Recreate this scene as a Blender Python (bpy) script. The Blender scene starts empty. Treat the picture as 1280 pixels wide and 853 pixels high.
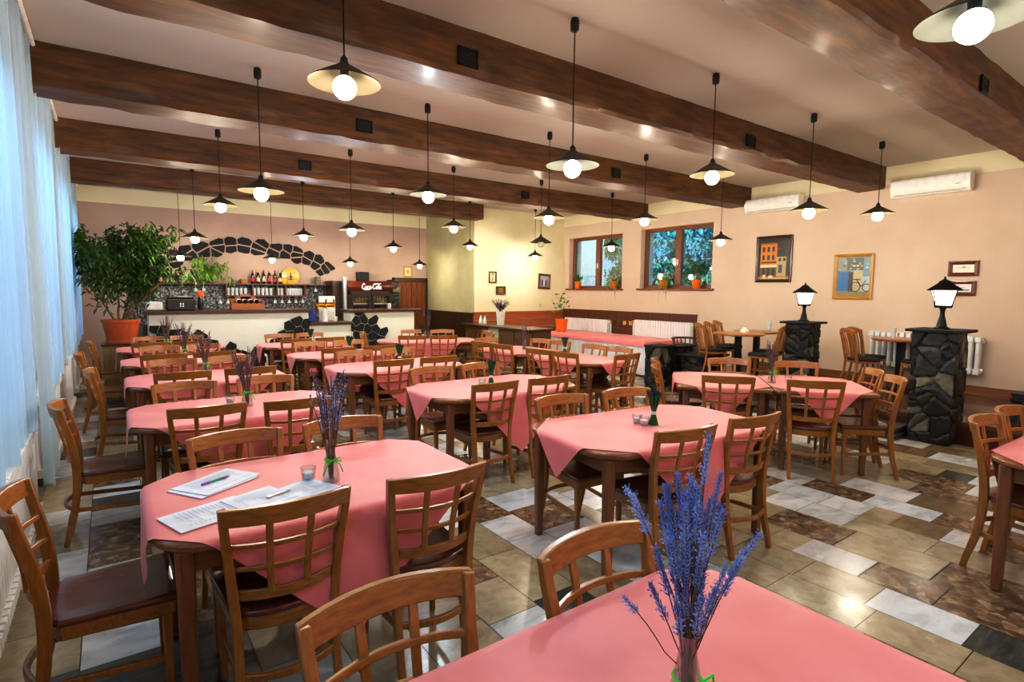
import bpy, bmesh, math, random
from mathutils import Vector, Matrix, noise
R = math.radians
PI = math.pi
rng = random.Random(7)
col = bpy.context.scene.collection

# ------------------------------------------------------------------ mesh collector
class MB:
    def __init__(s):
        s.v = []; s.f = []; s.m = []
    def add(s, vs, fs, mi=0):
        o = len(s.v)
        s.v += [tuple(p) for p in vs]
        s.f += [tuple(i + o for i in f) for f in fs]
        s.m += [mi] * len(fs)
        return s
    def box(s, c, d, rz=0, mi=0, M=None):
        x, y, z = d[0] / 2, d[1] / 2, d[2] / 2
        vs = [Vector((a * x, b * y, e * z)) for e in (-1, 1) for a, b in ((-1, -1), (1, -1), (1, 1), (-1, 1))]
        m = Matrix.Translation(c) @ Matrix.Rotation(rz, 4, 'Z') if M is None else Matrix.Translation(c) @ M
        return s.add([m @ p for p in vs], [(3, 2, 1, 0), (4, 5, 6, 7), (0, 1, 5, 4), (1, 2, 6, 5), (2, 3, 7, 6), (3, 0, 4, 7)], mi)
    def bb(s, x0, x1, y0, y1, z0, z1, mi=0):
        return s.box(((x0 + x1) / 2, (y0 + y1) / 2, (z0 + z1) / 2), (x1 - x0, y1 - y0, z1 - z0), 0, mi)
    def loft(s, rings, cap=True, closed=False, mi=0):
        n = len(rings[0]); vs = [p for r in rings for p in r]; fs = []
        k = len(rings)
        for i in range(k if closed else k - 1):
            a = i * n; b = ((i + 1) % k) * n
            for j in range(n):
                j2 = (j + 1) % n
                fs.append((a + j, a + j2, b + j2, b + j))
        if cap and not closed:
            fs.append(tuple(range(n - 1, -1, -1))); fs.append(tuple((k - 1) * n + j for j in range(n)))
        return s.add(vs, fs, mi)
    def tube(s, pts, r, n=8, mi=0, cap=True, closed=False):
        pts = [Vector(p) for p in pts]; rings = []
        rr = r if isinstance(r, (list, tuple)) else [r] * len(pts)
        prev = None
        for i, p in enumerate(pts):
            if closed: t = pts[(i + 1) % len(pts)] - pts[i - 1]
            else: t = (pts[min(i + 1, len(pts) - 1)] - pts[max(i - 1, 0)])
            t.normalize()
            if prev is None:
                a = Vector((0, 0, 1)) if abs(t.z) < .9 else Vector((1, 0, 0))
                u = t.cross(a).normalized()
            else:
                u = (prev - t * prev.dot(t))
                u = u.normalized() if u.length > 1e-6 else t.orthogonal().normalized()
            prev = u; w = t.cross(u)
            rings.append([p + (u * math.cos(2 * PI * k / n) + w * math.sin(2 * PI * k / n)) * rr[i] for k in range(n)])
        return s.loft(rings, cap, closed, mi)
    def bar(s, pts, w, h, side, mi=0):
        """rectangular section sweep; side(i) gives the width direction"""
        pts = [Vector(p) for p in pts]; rings = []
        for i, p in enumerate(pts):
            t = (pts[min(i + 1, len(pts) - 1)] - pts[max(i - 1, 0)]).normalized()
            u = Vector(side); u = (u - t * u.dot(t)).normalized(); q = t.cross(u)
            wi = w[i] if isinstance(w, (list, tuple)) else w
            hi = h[i] if isinstance(h, (list, tuple)) else h
            rings.append([p + u * a * wi / 2 + q * b * hi / 2 for a, b in ((-1, -1), (1, -1), (1, 1), (-1, 1))])
        return s.loft(rings, mi=mi)
    def lathe(s, prof, c=(0, 0, 0), n=20, mi=0, cap=True):
        rings = [[Vector((c[0] + r * math.cos(2 * PI * k / n), c[1] + r * math.sin(2 * PI * k / n), c[2] + z)) for k in range(n)] for r, z in prof]
        return s.loft(rings, cap, mi=mi)
    def prism(s, poly, z0, z1, mi=0):
        return s.loft([[(x, y, z0) for x, y in poly], [(x, y, z1) for x, y in poly]], mi=mi)
    def quad(s, a, b, c, d, mi=0):
        return s.add([a, b, c, d], [(0, 1, 2, 3)], mi)
    def xf(s, M):
        s.v = [tuple(M @ Vector(p)) for p in s.v]; return s
    def mesh(s, name, mats, smooth=40):
        me = bpy.data.meshes.new(name); me.from_pydata(s.v, [], s.f)
        mats = mats if isinstance(mats, (list, tuple)) else [mats]
        for m in mats: me.materials.append(m)
        if len(mats) > 1: me.polygons.foreach_set('material_index', s.m)
        if smooth:
            me.polygons.foreach_set('use_smooth', [True] * len(me.polygons))
            me.update()
            try: me.set_sharp_from_angle(angle=R(smooth))
            except Exception: pass
        me.update()
        return me

def link(name, me, parent=None, loc=None, rz=0):
    o = bpy.data.objects.new(name, me); col.objects.link(o)
    if parent is not None: o.parent = parent
    if loc is not None: o.location = loc
    if rz: o.rotation_euler = (0, 0, rz)
    return o
def obj(name, mb, m, parent=None, smooth=40, bevel=0, loc=None, rz=0, seg=2):
    o = link(name, mb.mesh(name, m, smooth), parent, loc, rz)
    if bevel:
        b = o.modifiers.new('bevel', 'BEVEL'); b.width = bevel; b.segments = seg; b.limit_method = 'ANGLE'; b.angle_limit = R(35)
    return o
def tag(o, label, cat, group=None):
    o['label'] = label; o['category'] = cat
    if group: o['group'] = group
    return o
def thing(name, label, cat, loc=(0, 0, 0), rz=0, group=None):
    o = bpy.data.objects.new(name, None); col.objects.link(o); o.empty_display_size = .1
    o.location = loc; o.rotation_euler = (0, 0, rz)
    return tag(o, label, cat, group)
def struct(name, mb, m, smooth=0, bevel=0, parent=None):
    o = obj(name, mb, m, parent, smooth, bevel)
    if parent is None: o['kind'] = 'structure'
    return o
def dup(root, loc, rz, label, group=None, scale=None):
    r = root.copy(); col.objects.link(r); r.location = loc; r.rotation_euler = (0, 0, rz); r['label'] = label
    if scale: r.scale = scale
    if group: r['group'] = group
    for ch in list(root.children):
        c = ch.copy(); col.objects.link(c); c.parent = r
        for g in list(ch.children):
            d = g.copy(); col.objects.link(d); d.parent = c
    return r

# ------------------------------------------------------------------ materials
def lin(h):
    h = h.lstrip('#'); out = []
    for i in (0, 2, 4):
        c = int(h[i:i + 2], 16) / 255
        out.append(c / 12.92 if c <= .04045 else ((c + .055) / 1.055) ** 2.4)
    return (*out, 1)
def newmat(name):
    m = bpy.data.materials.new(name); m.use_nodes = True
    nt = m.node_tree; nt.nodes.clear()
    out = nt.nodes.new('ShaderNodeOutputMaterial'); b = nt.nodes.new('ShaderNodeBsdfPrincipled')
    nt.links.new(b.outputs[0], out.inputs[0])
    return m, nt, b, out
def N(nt, t, **kw):
    n = nt.nodes.new(t)
    for k, v in kw.items():
        if k in n.inputs: n.inputs[k].default_value = v
        else: setattr(n, k, v)
    return n
def ramp(nt, fac, stops):
    r = nt.nodes.new('ShaderNodeValToRGB'); e = r.color_ramp.elements
    while len(e) < len(stops): e.new(.5)
    for el, (p, c) in zip(e, stops): el.position = p; el.color = lin(c) if isinstance(c, str) else c
    nt.links.new(fac, r.inputs[0]); return r.outputs[0]
def texco(nt, scale, space='Object', rot=(0, 0, 0)):
    tc = nt.nodes.new('ShaderNodeTexCoord'); mp = nt.nodes.new('ShaderNodeMapping')
    mp.inputs['Scale'].default_value = scale; mp.inputs['Rotation'].default_value = rot
    nt.links.new(tc.outputs[space], mp.inputs[0]); return mp.outputs[0]
def bump(nt, b, h, strength=.2, dist=.01):
    n = nt.nodes.new('ShaderNodeBump'); n.inputs['Strength'].default_value = strength; n.inputs['Distance'].default_value = dist
    nt.links.new(h, n.inputs['Height']); nt.links.new(n.outputs[0], b.inputs['Normal'])
def plain(name, c, rough=.5, metal=0, nscale=14, var=.12, bmp=0, coat=0):
    """slightly mottled single colour"""
    m, nt, b, out = newmat(name)
    co = texco(nt, (nscale,) * 3)
    no = N(nt, 'ShaderNodeTexNoise', Scale=1.0, Detail=4.0); nt.links.new(co, no.inputs['Vector'])
    L = lin(c); lo = tuple(x * (1 - var) for x in L[:3]) + (1,); hi = tuple(min(1, x * (1 + var)) for x in L[:3]) + (1,)
    nt.links.new(ramp(nt, no.outputs[0], [(.3, lo), (.7, hi)]), b.inputs['Base Color'])
    b.inputs['Roughness'].default_value = rough; b.inputs['Metallic'].default_value = metal
    if coat: b.inputs['Coat Weight'].default_value = coat; b.inputs['Coat Roughness'].default_value = .15
    if bmp: bump(nt, b, no.outputs[0], bmp, .01)
    return m
def wood(name, c1, c2, scale=(60, 60, 6), rough=.35, coat=.3, c3=None, bmp=.06):
    m, nt, b, out = newmat(name)
    co = texco(nt, scale)
    no = N(nt, 'ShaderNodeTexNoise', Scale=1.0, Detail=6.0, Roughness=.65); nt.links.new(co, no.inputs['Vector'])
    stops = [(.28, c1), (.72, c2)] if c3 is None else [(.25, c1), (.5, c2), (.75, c3)]
    nt.links.new(ramp(nt, no.outputs[0], stops), b.inputs['Base Color'])
    b.inputs['Roughness'].default_value = rough; b.inputs['Coat Weight'].default_value = coat; b.inputs['Coat Roughness'].default_value = .18
    bump(nt, b, no.outputs[0], bmp, .004)
    return m
def emit(name, c, s):
    m, nt, b, out = newmat(name)
    b.inputs['Base Color'].default_value = lin(c); b.inputs['Emission Color'].default_value = lin(c); b.inputs['Emission Strength'].default_value = s
    return m
def glassy(name, tint='#ffffff', refl=.12, alpha=.0):
    m, nt, b, out = newmat(name); nt.nodes.remove(b)
    tr = N(nt, 'ShaderNodeBsdfTransparent'); tr.inputs[0].default_value = lin(tint)
    gl = N(nt, 'ShaderNodeBsdfGlossy', Roughness=.03)
    lw = N(nt, 'ShaderNodeLayerWeight', Blend=.35)
    mr = N(nt, 'ShaderNodeMapRange'); mr.inputs['To Min'].default_value = refl; mr.inputs['To Max'].default_value = .75
    nt.links.new(lw.outputs['Facing'], mr.inputs[0])
    mx = N(nt, 'ShaderNodeMixShader'); nt.links.new(mr.outputs[0], mx.inputs[0]); nt.links.new(tr.outputs[0], mx.inputs[1]); nt.links.new(gl.outputs[0], mx.inputs[2])
    nt.links.new(mx.outputs[0], out.inputs[0]); return m
def leafmat(name, c1, c2, rough=.4):
    m, nt, b, out = newmat(name)
    no = N(nt, 'ShaderNodeTexNoise', Scale=9.0, Detail=2.0); nt.links.new(texco(nt, (1, 1, 1)), no.inputs['Vector'])
    nt.links.new(ramp(nt, no.outputs[0], [(.35, c1), (.65, c2)]), b.inputs['Base Color'])
    b.inputs['Roughness'].default_value = rough
    return m
def plaster(name, c, c2, sc=1.2, bmp=.05):
    m, nt, b, out = newmat(name)
    co = texco(nt, (sc,) * 3)
    no = N(nt, 'ShaderNodeTexNoise', Scale=1.0, Detail=7.0, Roughness=.6); nt.links.new(co, no.inputs['Vector'])
    nt.links.new(ramp(nt, no.outputs[0], [(.3, c), (.7, c2)]), b.inputs['Base Color']); b.inputs['Roughness'].default_value = .85
    n2 = N(nt, 'ShaderNodeTexNoise', Scale=60.0, Detail=3.0); bump(nt, b, n2.outputs[0], bmp, .004)
    return m
def stonemat(name, dark, light, groove, rough=.45):
    """reads the per-vertex stone tone and joint depth stored on the mesh"""
    m, nt, b, out = newmat(name)
    at = N(nt, 'ShaderNodeAttribute', attribute_name='stone'); sp = N(nt, 'ShaderNodeSeparateColor')
    nt.links.new(at.outputs['Color'], sp.inputs[0])
    base = ramp(nt, sp.outputs[0], [(0, dark), (.8, light), (1, '#8a8470')])
    mx = N(nt, 'ShaderNodeMix', data_type='RGBA'); nt.links.new(sp.outputs[1], mx.inputs[0])
    nt.links.new(base, mx.inputs[6]); mx.inputs[7].default_value = lin(groove)
    no = N(nt, 'ShaderNodeTexNoise', Scale=18.0, Detail=6.0); nt.links.new(texco(nt, (1, 1, 1)), no.inputs['Vector'])
    mm = N(nt, 'ShaderNodeMix', data_type='RGBA', blend_type='MULTIPLY'); mm.inputs[0].default_value = .7
    nt.links.new(mx.outputs[2], mm.inputs[6]); nt.links.new(ramp(nt, no.outputs[0], [(.3, '#6a6a6a'), (.7, '#ffffff')]), mm.inputs[7])
    nt.links.new(mm.outputs[2], b.inputs['Base Color']); b.inputs['Roughness'].default_value = rough
    bump(nt, b, no.outputs[0], .35, .02)
    return m

M = {}
M['chair'] = wood('chair_wood', '#7e4c1c', '#b27630', (70, 70, 9), .3, .4)
M['chairh'] = wood('chair_wood_cross_grain', '#7e4c1c', '#b27630', (9, 70, 70), .3, .4)
M['seat'] = wood('seat_wood', '#4c2212', '#74391c', (50, 8, 50), .24, .5)
M['table'] = wood('table_wood', '#6a3c20', '#945c30', (12, 60, 60), .32, .35)
M['tleg'] = wood('table_leg_wood', '#6a3a20', '#8a5430', (60, 60, 8), .35, .3)
M['edge'] = M['table']
M['beam'] = wood('beam_wood', '#26170a', '#5c370f', (2.2, 16, 16), .55, .06, '#80521a', .6)
M['panel'] = wood('panel_wood', '#3a1c0c', '#6a3814', (30, 30, 3), .4, .25)
M['panelh'] = wood('panel_light_wood', '#84461c', '#b06a2c', (3, 3, 40), .4, .25)
M['dark_panel'] = wood('dark_panel_wood', '#24120a', '#4a2812', (30, 30, 3), .45, .2)
M['plank'] = None
M['wallr'] = plaster('wall_pink_plaster', '#c6b2a0', '#d2beac')
M['wally'] = plaster('wall_yellow_plaster', '#d6ceaa', '#e2dcbc', 1.6)
M['wallo'] = plaster('wall_olive_plaster', '#a09a76', '#bab492', 1.2)
M['wallb'] = plaster('wall_back_plaster', '#ac948a', '#baa296')
M['walll'] = plaster('wall_left_plaster', '#b8a89c', '#c8b8aa')
M['band'] = plaster('wall_cream_band', '#d8d0b0', '#e2dabe')
M['ceil'] = plaster('ceiling_plaster', '#bcb6a8', '#c8c2b4', .4, .02)
M['white'] = plain('white_paint', '#e6e4dc', .4)
M['rad'] = plain('radiator_white', '#e2e4e6', .35, var=.05)
M['cloth'] = None
M['black'] = plain('black_metal', '#0c0b0a', .4, .3)
M['blackp'] = plain('black_plastic', '#141312', .45)
M['shade'] = plain('lamp_shade_metal', '#4a4436', .35, .4)
M['bulb'] = emit('bulb_glow', '#fff4dc', 14)
M['bulb_cold'] = emit('bulb_glow_cold', '#e6f4ff', 14)
M['bulb_off'] = plain('bulb_off_glass', '#c9c2b0', .15)
M['cushion'] = plain('black_cushion_cloth', '#0e0c0c', .8)
M['glass'] = glassy('clear_glass', '#f4fafa', .08)
M['glassw'] = glassy('shelf_glass', '#f4f8fa', .4)
M['pane'] = glassy('window_glass', '#eaf6f8', .05)
M['terra'] = plain('terracotta', '#b4521e', .55)
M['orange'] = plain('orange_pot_glaze', '#e8721c', .35)
M['leaf'] = leafmat('ficus_leaf', '#16300f', '#4a7020')
M['leaf2'] = leafmat('pot_plant_leaf', '#1e4418', '#5c8a34')
M['leaf3'] = leafmat('trailing_leaf', '#3c6a1c', '#8cae44')
M['bark'] = plain('plant_stem_bark', '#7a5a34', .8)
M['lav'] = leafmat('lavender_flower', '#5c6eaa', '#aebce4', .8)
M['lavdry'] = leafmat('dried_lavender', '#584a68', '#8a7c8c', .9)
M['stem'] = plain('dried_stem', '#6a4a38', .8)
M['wheat'] = leafmat('green_sheaf', '#1a4e22', '#38803e', .7)
M['sheaftop'] = plain('dark_blue_buds', '#1c2438', .8)
M['ribbon'] = plain('green_ribbon', '#5cc83c', .4)
M['candle'] = plain('candle_wax', '#dcdce4', .6)
M['paper'] = plain('white_paper', '#dfe6f2', .7, var=.02)
M['ink'] = plain('grey_print', '#7c889c', .7)
M['steel'] = plain('brushed_steel', '#b0b2b2', .3, .9)
M['brass'] = plain('brass', '#c8902c', .3, .9)
M['goldframe'] = wood('gilt_frame', '#9a6a1c', '#c8922e', (40, 40, 40), .35, .3)
M['darkframe'] = wood('dark_frame', '#28140a', '#4a2814', (40, 40, 40), .4, .3)
M['redframe'] = wood('red_brown_frame', '#4c2010', '#74381c', (40, 40, 40), .4, .3)
M['winframe'] = wood('window_frame_wood', '#5c3014', '#86501f', (30, 30, 30), .45, .2)
M['slate'] = plain('dark_slate', '#090908', .75, nscale=20, var=.4, bmp=.5)
M['slate2'] = plain('dark_slate_cool', '#0c0d0f', .75, nscale=20, var=.4, bmp=.5)
M['stone'] = stonemat('stone_masonry', '#0a0a09', '#38342c', '#050505')
M['cream'] = plaster('bar_front_cream', '#dedccb', '#eae8da')
M['counter'] = wood('bar_counter_wood', '#3a1e12', '#5c3220', (6, 40, 40), .3, .4)
M['skirt'] = None
M['cabinet'] = wood('cabinet_wood', '#54300f', '#764818', (30, 30, 4), .4, .25)
M['reed'] = wood('reed_matting', '#6a4a20', '#b08a48', (90, 90, 2), .8, 0)

# pink damask cloth: fine weave + soft folds
m, nt, b, out = newmat('pink_tablecloth')
no = N(nt, 'ShaderNodeTexNoise', Scale=5.0, Detail=3.0); nt.links.new(texco(nt, (1, 1, 1)), no.inputs['Vector'])
nt.links.new(ramp(nt, no.outputs[0], [(.3, '#e07a7c'), (.7, '#e88888')]), b.inputs['Base Color'])
b.inputs['Roughness'].default_value = .5; b.inputs['Sheen Weight'].default_value = .15
wv = N(nt, 'ShaderNodeTexNoise', Scale=400.0, Detail=1.0); bump(nt, b, wv.outputs[0], .12, .002)
M['cloth'] = m
m, nt, b, out = newmat('white_pleated_skirt')
b.inputs['Base Color'].default_value = lin('#f0f1f4'); b.inputs['Roughness'].default_value = .8
no = N(nt, 'ShaderNodeTexNoise', Scale=30.0); nt.links.new(texco(nt, (1, 1, .1)), no.inputs['Vector']); bump(nt, b, no.outputs[0], .2, .01)
M['skirt'] = m
# sheer curtain
m, nt, b, out = newmat('sheer_curtain'); nt.nodes.remove(b)
tr = N(nt, 'ShaderNodeBsdfTransparent'); tl = N(nt, 'ShaderNodeBsdfTranslucent'); df = N(nt, 'ShaderNodeBsdfDiffuse')
tr.inputs[0].default_value = (1, 1, 1, 1); tl.inputs[0].default_value = lin('#c4e2f4'); df.inputs[0].default_value = lin('#c2d2e0')
no = N(nt, 'ShaderNodeTexNoise', Scale=1.0, Detail=4.0); nt.links.new(texco(nt, (6, 16, .25)), no.inputs['Vector'])
m1 = N(nt, 'ShaderNodeMixShader'); m1.inputs[0].default_value = .4
nt.links.new(tl.outputs[0], m1.inputs[1]); nt.links.new(df.outputs[0], m1.inputs[2])
mr = N(nt, 'ShaderNodeMapRange'); mr.inputs['From Min'].default_value = .3; mr.inputs['From Max'].default_value = .7; mr.inputs['To Min'].default_value = .45; mr.inputs['To Max'].default_value = .9
nt.links.new(no.outputs[0], mr.inputs[0])
m2 = N(nt, 'ShaderNodeMixShader'); nt.links.new(mr.outputs[0], m2.inputs[0]); nt.links.new(tr.outputs[0], m2.inputs[1]); nt.links.new(m1.outputs[0], m2.inputs[2])
nt.links.new(m2.outputs[0], out.inputs[0]); M['sheer'] = m
# platform planks running along Y
m, nt, b, out = newmat('platform_planks')
co = texco(nt, (1, 1, 1), rot=(0, 0, R(90)))
br = N(nt, 'ShaderNodeTexBrick', Scale=1.0); br.inputs['Brick Width'].default_value = 1.6; br.inputs['Row Height'].default_value = .14
br.inputs['Mortar Size'].default_value = .003; br.inputs['Color1'].default_value = lin('#5c3012'); br.inputs['Color2'].default_value = lin('#8a5420'); br.inputs['Mortar'].default_value = lin('#1c0e06')
nt.links.new(co, br.inputs['Vector'])
no = N(nt, 'ShaderNodeTexNoise', Scale=1.0, Detail=5.0); nt.links.new(texco(nt, (30, 3, 3)), no.inputs['Vector'])
mm = N(nt, 'ShaderNodeMix', data_type='RGBA', blend_type='MULTIPLY'); mm.inputs[0].default_value = .8
nt.links.new(br.outputs[0], mm.inputs[6]); nt.links.new(ramp(nt, no.outputs[0], [(.3, '#606060'), (.7, '#ffffff')]), mm.inputs[7])
nt.links.new(mm.outputs[2], b.inputs['Base Color']); b.inputs['Roughness'].default_value = .22; b.inputs['Coat Weight'].default_value = .4
M['plank'] = m
# mosaic back bar
m, nt, b, out = newmat('mosaic_chips')
vo = N(nt, 'ShaderNodeTexVoronoi', Scale=38.0); nt.links.new(texco(nt, (1, 1, 1)), vo.inputs['Vector'])
sp = N(nt, 'ShaderNodeSeparateColor'); nt.links.new(vo.outputs['Color'], sp.inputs[0])
nt.links.new(ramp(nt, sp.outputs[0], [(.2, '#1a1a1c'), (.6, '#4a4a4e'), (.9, '#9a9a98')]), b.inputs['Base Color']); b.inputs['Roughness'].default_value = .4
M['mosaic'] = m
# pale bricks outside
m, nt, b, out = newmat('pale_brick_wall')
br = N(nt, 'ShaderNodeTexBrick', Scale=4.0); br.inputs['Color1'].default_value = lin('#f2e6e0'); br.inputs['Color2'].default_value = lin('#e6d6d0'); br.inputs['Mortar'].default_value = lin('#b8b0aa')
nt.links.new(texco(nt, (1, 1, 1), rot=(R(90), 0, 0)), br.inputs['Vector']); nt.links.new(br.outputs[0], b.inputs['Base Color'])
M['brick'] = m
_cc = {}
def C(h, rough=.6):
    k = (h, rough)
    if k not in _cc: _cc[k] = plain('paint_' + h.strip('#'), h, rough, var=.06)
    return _cc[k]

# floor stones
def tilemat(name, stops, sc, det=6, rough=.16, vor=False):
    m, nt, b, out = newmat(name)
    no = N(nt, 'ShaderNodeTexNoise', Scale=1.0, Detail=float(det), Roughness=.65, Distortion=.6); nt.links.new(texco(nt, sc), no.inputs['Vector'])
    src = no.outputs[0]
    if vor:
        vo = N(nt, 'ShaderNodeTexVoronoi', Scale=22.0); nt.links.new(texco(nt, (1, 1, 1)), vo.inputs['Vector'])
        sp = N(nt, 'ShaderNodeSeparateColor'); nt.links.new(vo.outputs['Color'], sp.inputs[0])
        ad = N(nt, 'ShaderNodeMath', operation='MULTIPLY_ADD'); nt.links.new(sp.outputs[0], ad.inputs[0]); ad.inputs[1].default_value = .45; nt.links.new(no.outputs[0], ad.inputs[2])
        sb = N(nt, 'ShaderNodeMath', operation='SUBTRACT'); nt.links.new(ad.outputs[0], sb.inputs[0]); sb.inputs[1].default_value = .2
        src = sb.outputs[0]
    base = ramp(nt, src, stops)
    at = N(nt, 'ShaderNodeAttribute', attribute_name='tone')
    mm = N(nt, 'ShaderNodeMix', data_type='RGBA', blend_type='MULTIPLY'); mm.inputs[0].default_value = 1
    nt.links.new(base, mm.inputs[6]); nt.links.new(at.outputs['Color'], mm.inputs[7])
    nt.links.new(mm.outputs[2], b.inputs['Base Color']); b.inputs['Roughness'].default_value = rough
    r2 = N(nt, 'ShaderNodeTexNoise', Scale=5.0, Detail=4.0); nt.links.new(texco(nt, (1, 1, 1)), r2.inputs['Vector'])
    mr = N(nt, 'ShaderNodeMapRange'); mr.inputs['To Min'].default_value = rough * .6; mr.inputs['To Max'].default_value = rough * 2.2
    nt.links.new(r2.outputs[0], mr.inputs[0]); nt.links.new(mr.outputs[0], b.inputs['Roughness'])
    return m
TILE = [tilemat('travertine_tile', [(.25, '#8a7f66'), (.5, '#a59a7e'), (.75, '#b8ae96')], (11, 11, 11)),
        tilemat('white_marble_tile', [(.3, '#a8b0b6'), (.5, '#d2d8dc'), (.75, '#e4e8ea')], (4, 9, 4)),
        tilemat('brown_breccia_tile', [(.15, '#4c3c30'), (.42, '#6c543e'), (.65, '#8a7054'), (.88, '#b8aa92')], (16, 16, 16), vor=True),
        tilemat('dark_grey_tile', [(.25, '#2c302e'), (.5, '#4a4c46'), (.75, '#68685c')], (4, 22, 4)),
        tilemat('ochre_tile', [(.25, '#695840'), (.5, '#84704e'), (.75, '#9a8662')], (6, 12, 6)),
        plain('floor_joint', '#3c362e', .8)]
# ------------------------------------------------------------------ camera
H = 1.65
yaw, pitch, roll, FPX = R(35.98779803), R(-5.23575657), R(0.4601359), 691.905
fw = Vector((math.sin(yaw) * math.cos(pitch), math.cos(yaw) * math.cos(pitch), math.sin(pitch)))
rt = Vector((math.cos(yaw), -math.sin(yaw), 0)); up = rt.cross(fw)
r2 = rt * math.cos(roll) + up * math.sin(roll); u2 = -rt * math.sin(roll) + up * math.cos(roll)
cd = bpy.data.cameras.new('camera'); cam = bpy.data.objects.new('camera', cd); col.objects.link(cam)
cam.matrix_world = Matrix(((r2.x, u2.x, -fw.x, 0), (r2.y, u2.y, -fw.y, 0), (r2.z, u2.z, -fw.z, H), (0, 0, 0, 1)))
cd.sensor_width = 36; cd.lens = FPX * 36 / 1280; cd.clip_start = .02
bpy.context.scene.camera = cam

XL, XR, YB, YY, XO, ZC, YF = -.62, 9.6, 13.3, 10.95, 6.84, 3.55, -2.6
ZB = 3.22   # beam underside / start of cream band

# ------------------------------------------------------------------ floor of mixed stone tiles
rows = [-.62, -.5, -.18, .14, .46, .8, 1.1, 1.44, 1.75, 2.05, 2.34, 2.74, 2.9, 3.17, 3.46, 3.76, 4.13, 4.43, 4.74, 5.02, 5.36, 5.66, 6.0, 6.3, 6.6, 6.95, 7.25, 7.55, 7.9, 8.2, 8.55, 8.9, 9.2, 9.6]
fixed = {}   # row index -> list of (y0, y1, kind)
def fx(x, y0, y1, k):
    for i in range(len(rows) - 1):
        if rows[i] <= x < rows[i + 1]: fixed.setdefault(i, []).append((y0, y1, k))
for a in [(3.3, .745, 1.165, 1), (3.6, 1.315, 1.705, 1), (3.3, 1.165, 1.545, 0), (3.9, 1.055, 1.585, 0), (3.05, 1.1, 1.56, 0), (3.9, 1.59, 2.07, 2), (4.25, 1.69, 2.02, 1),
          (3.6, .95, 1.31, 2), (3.9, .62, 1.05, 2), (3.6, .5, .95, 2), (3.3, .35, .74, 3), (4.85, 1.81, 2.28, 2), (4.6, 1.0, 1.21, 1), (4.6, 1.21, 1.51, 4), (2.5, 3.25, 3.58, 1), (2.2, 2.5, 2.84, 1), (2.2, 2.84, 3.2, 1),
          (2.5, 2.85, 3.25, 2), (2.2, 3.2, 3.6, 2), (2.5, 2.5, 2.85, 1), (2.2, 2.0, 2.5, 0), (1.9, 2.2, 2.75, 0), (1.9, 1.75, 2.2, 3), (2.5, 2.1, 2.5, 1), (0.0, 3.97, 4.68, 2), (0.0, 3.6, 3.97, 1), (.0, 4.68, 5.0, 1), (.0, 5.6, 6.0, 2), (0, 6.0, 6.5, 1),
          (0.0, 3.2, 3.6, 2), (0.0, 2.9, 3.2, 1), (.3, 2.4, 3.0, 3), (0, 2.3, 2.9, 3), (3.05, 2.3, 2.6, 2), (3.6, 1.9, 2.3, 0), (3.6, 1.7, 1.9, 0), (4.25, 2.02, 2.3, 1), (4.6, 1.7, 2.0, 1), (4.85, 1.35, 1.81, 1), (5.2, 1.6, 2.1, 1), (5.5, 1.7, 2.15, 0), (5.5, 1.2, 1.7, 2), (5.2, 1.2, 1.6, 4),
          (5.8, 1.4, 1.95, 2), (6.1, 1.7, 2.1, 0), (6.45, 1.4, 1.9, 0), (6.75, 1.5, 1.95, 1), (6.1, 2.1, 2.5, 1), (2.95, .7, 1.1, 0), (3.3, 1.545, 1.95, 0), (3.05, 1.56, 2.0, 0), (4.25, 1.2, 1.69, 0)]: fx(*a)
mb = MB(); tones = []
trng = random.Random(3)
def put_tile(x0, x1, y0, y1, k):
    g = .0022
    mb.quad((x0 + g, y0 + g, 0), (x1 - g, y0 + g, 0), (x1 - g, y1 - g, 0), (x0 + g, y1 - g, 0), k)
    t = trng.uniform(.82, 1.08); w = trng.uniform(-.04, .04)
    tones.append((t * (1 + w), t, t * (1 - w), 1))
for i in range(len(rows) - 1):
    fl = sorted(fixed.get(i, [])); y = YF; marks = fl + [(YB, YB, 0)]
    last = -1
    for (y0, y1, k) in marks:
        while y < y0 - 1e-4:
            L = trng.choice([.3, .36, .42, .48, .55, .62])
            if y0 - y < L + .2: L = y0 - y if y0 - y < .72 else (y0 - y) / 2
            kk = trng.choices([0, 1, 2, 3, 4], [40, 25, 17, 6, 14] if not (1.3 < rows[i] < 4.4 and y > 3.4) else [30, 44, 14, 4, 8])[0]
            if kk == last and kk != 0: kk = 0
            put_tile(rows[i], rows[i + 1], y, y + L, kk); last = kk; y += L
        if y1 > y0: put_tile(rows[i], rows[i + 1], y0, y1, k); y = y1
nt_ = len(mb.f)
mb.quad((XL - .3, YF, -.004), (XR + .2, YF, -.004), (XR + .2, YB + .1, -.004), (XL - .3, YB + .1, -.004), 5)
tones.append((1, 1, 1, 1))
fl_o = struct('floor', mb, TILE)
at = fl_o.data.attributes.new('tone', 'FLOAT_COLOR', 'FACE')
at.data.foreach_set('color', [c for t in tones for c in t])

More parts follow.
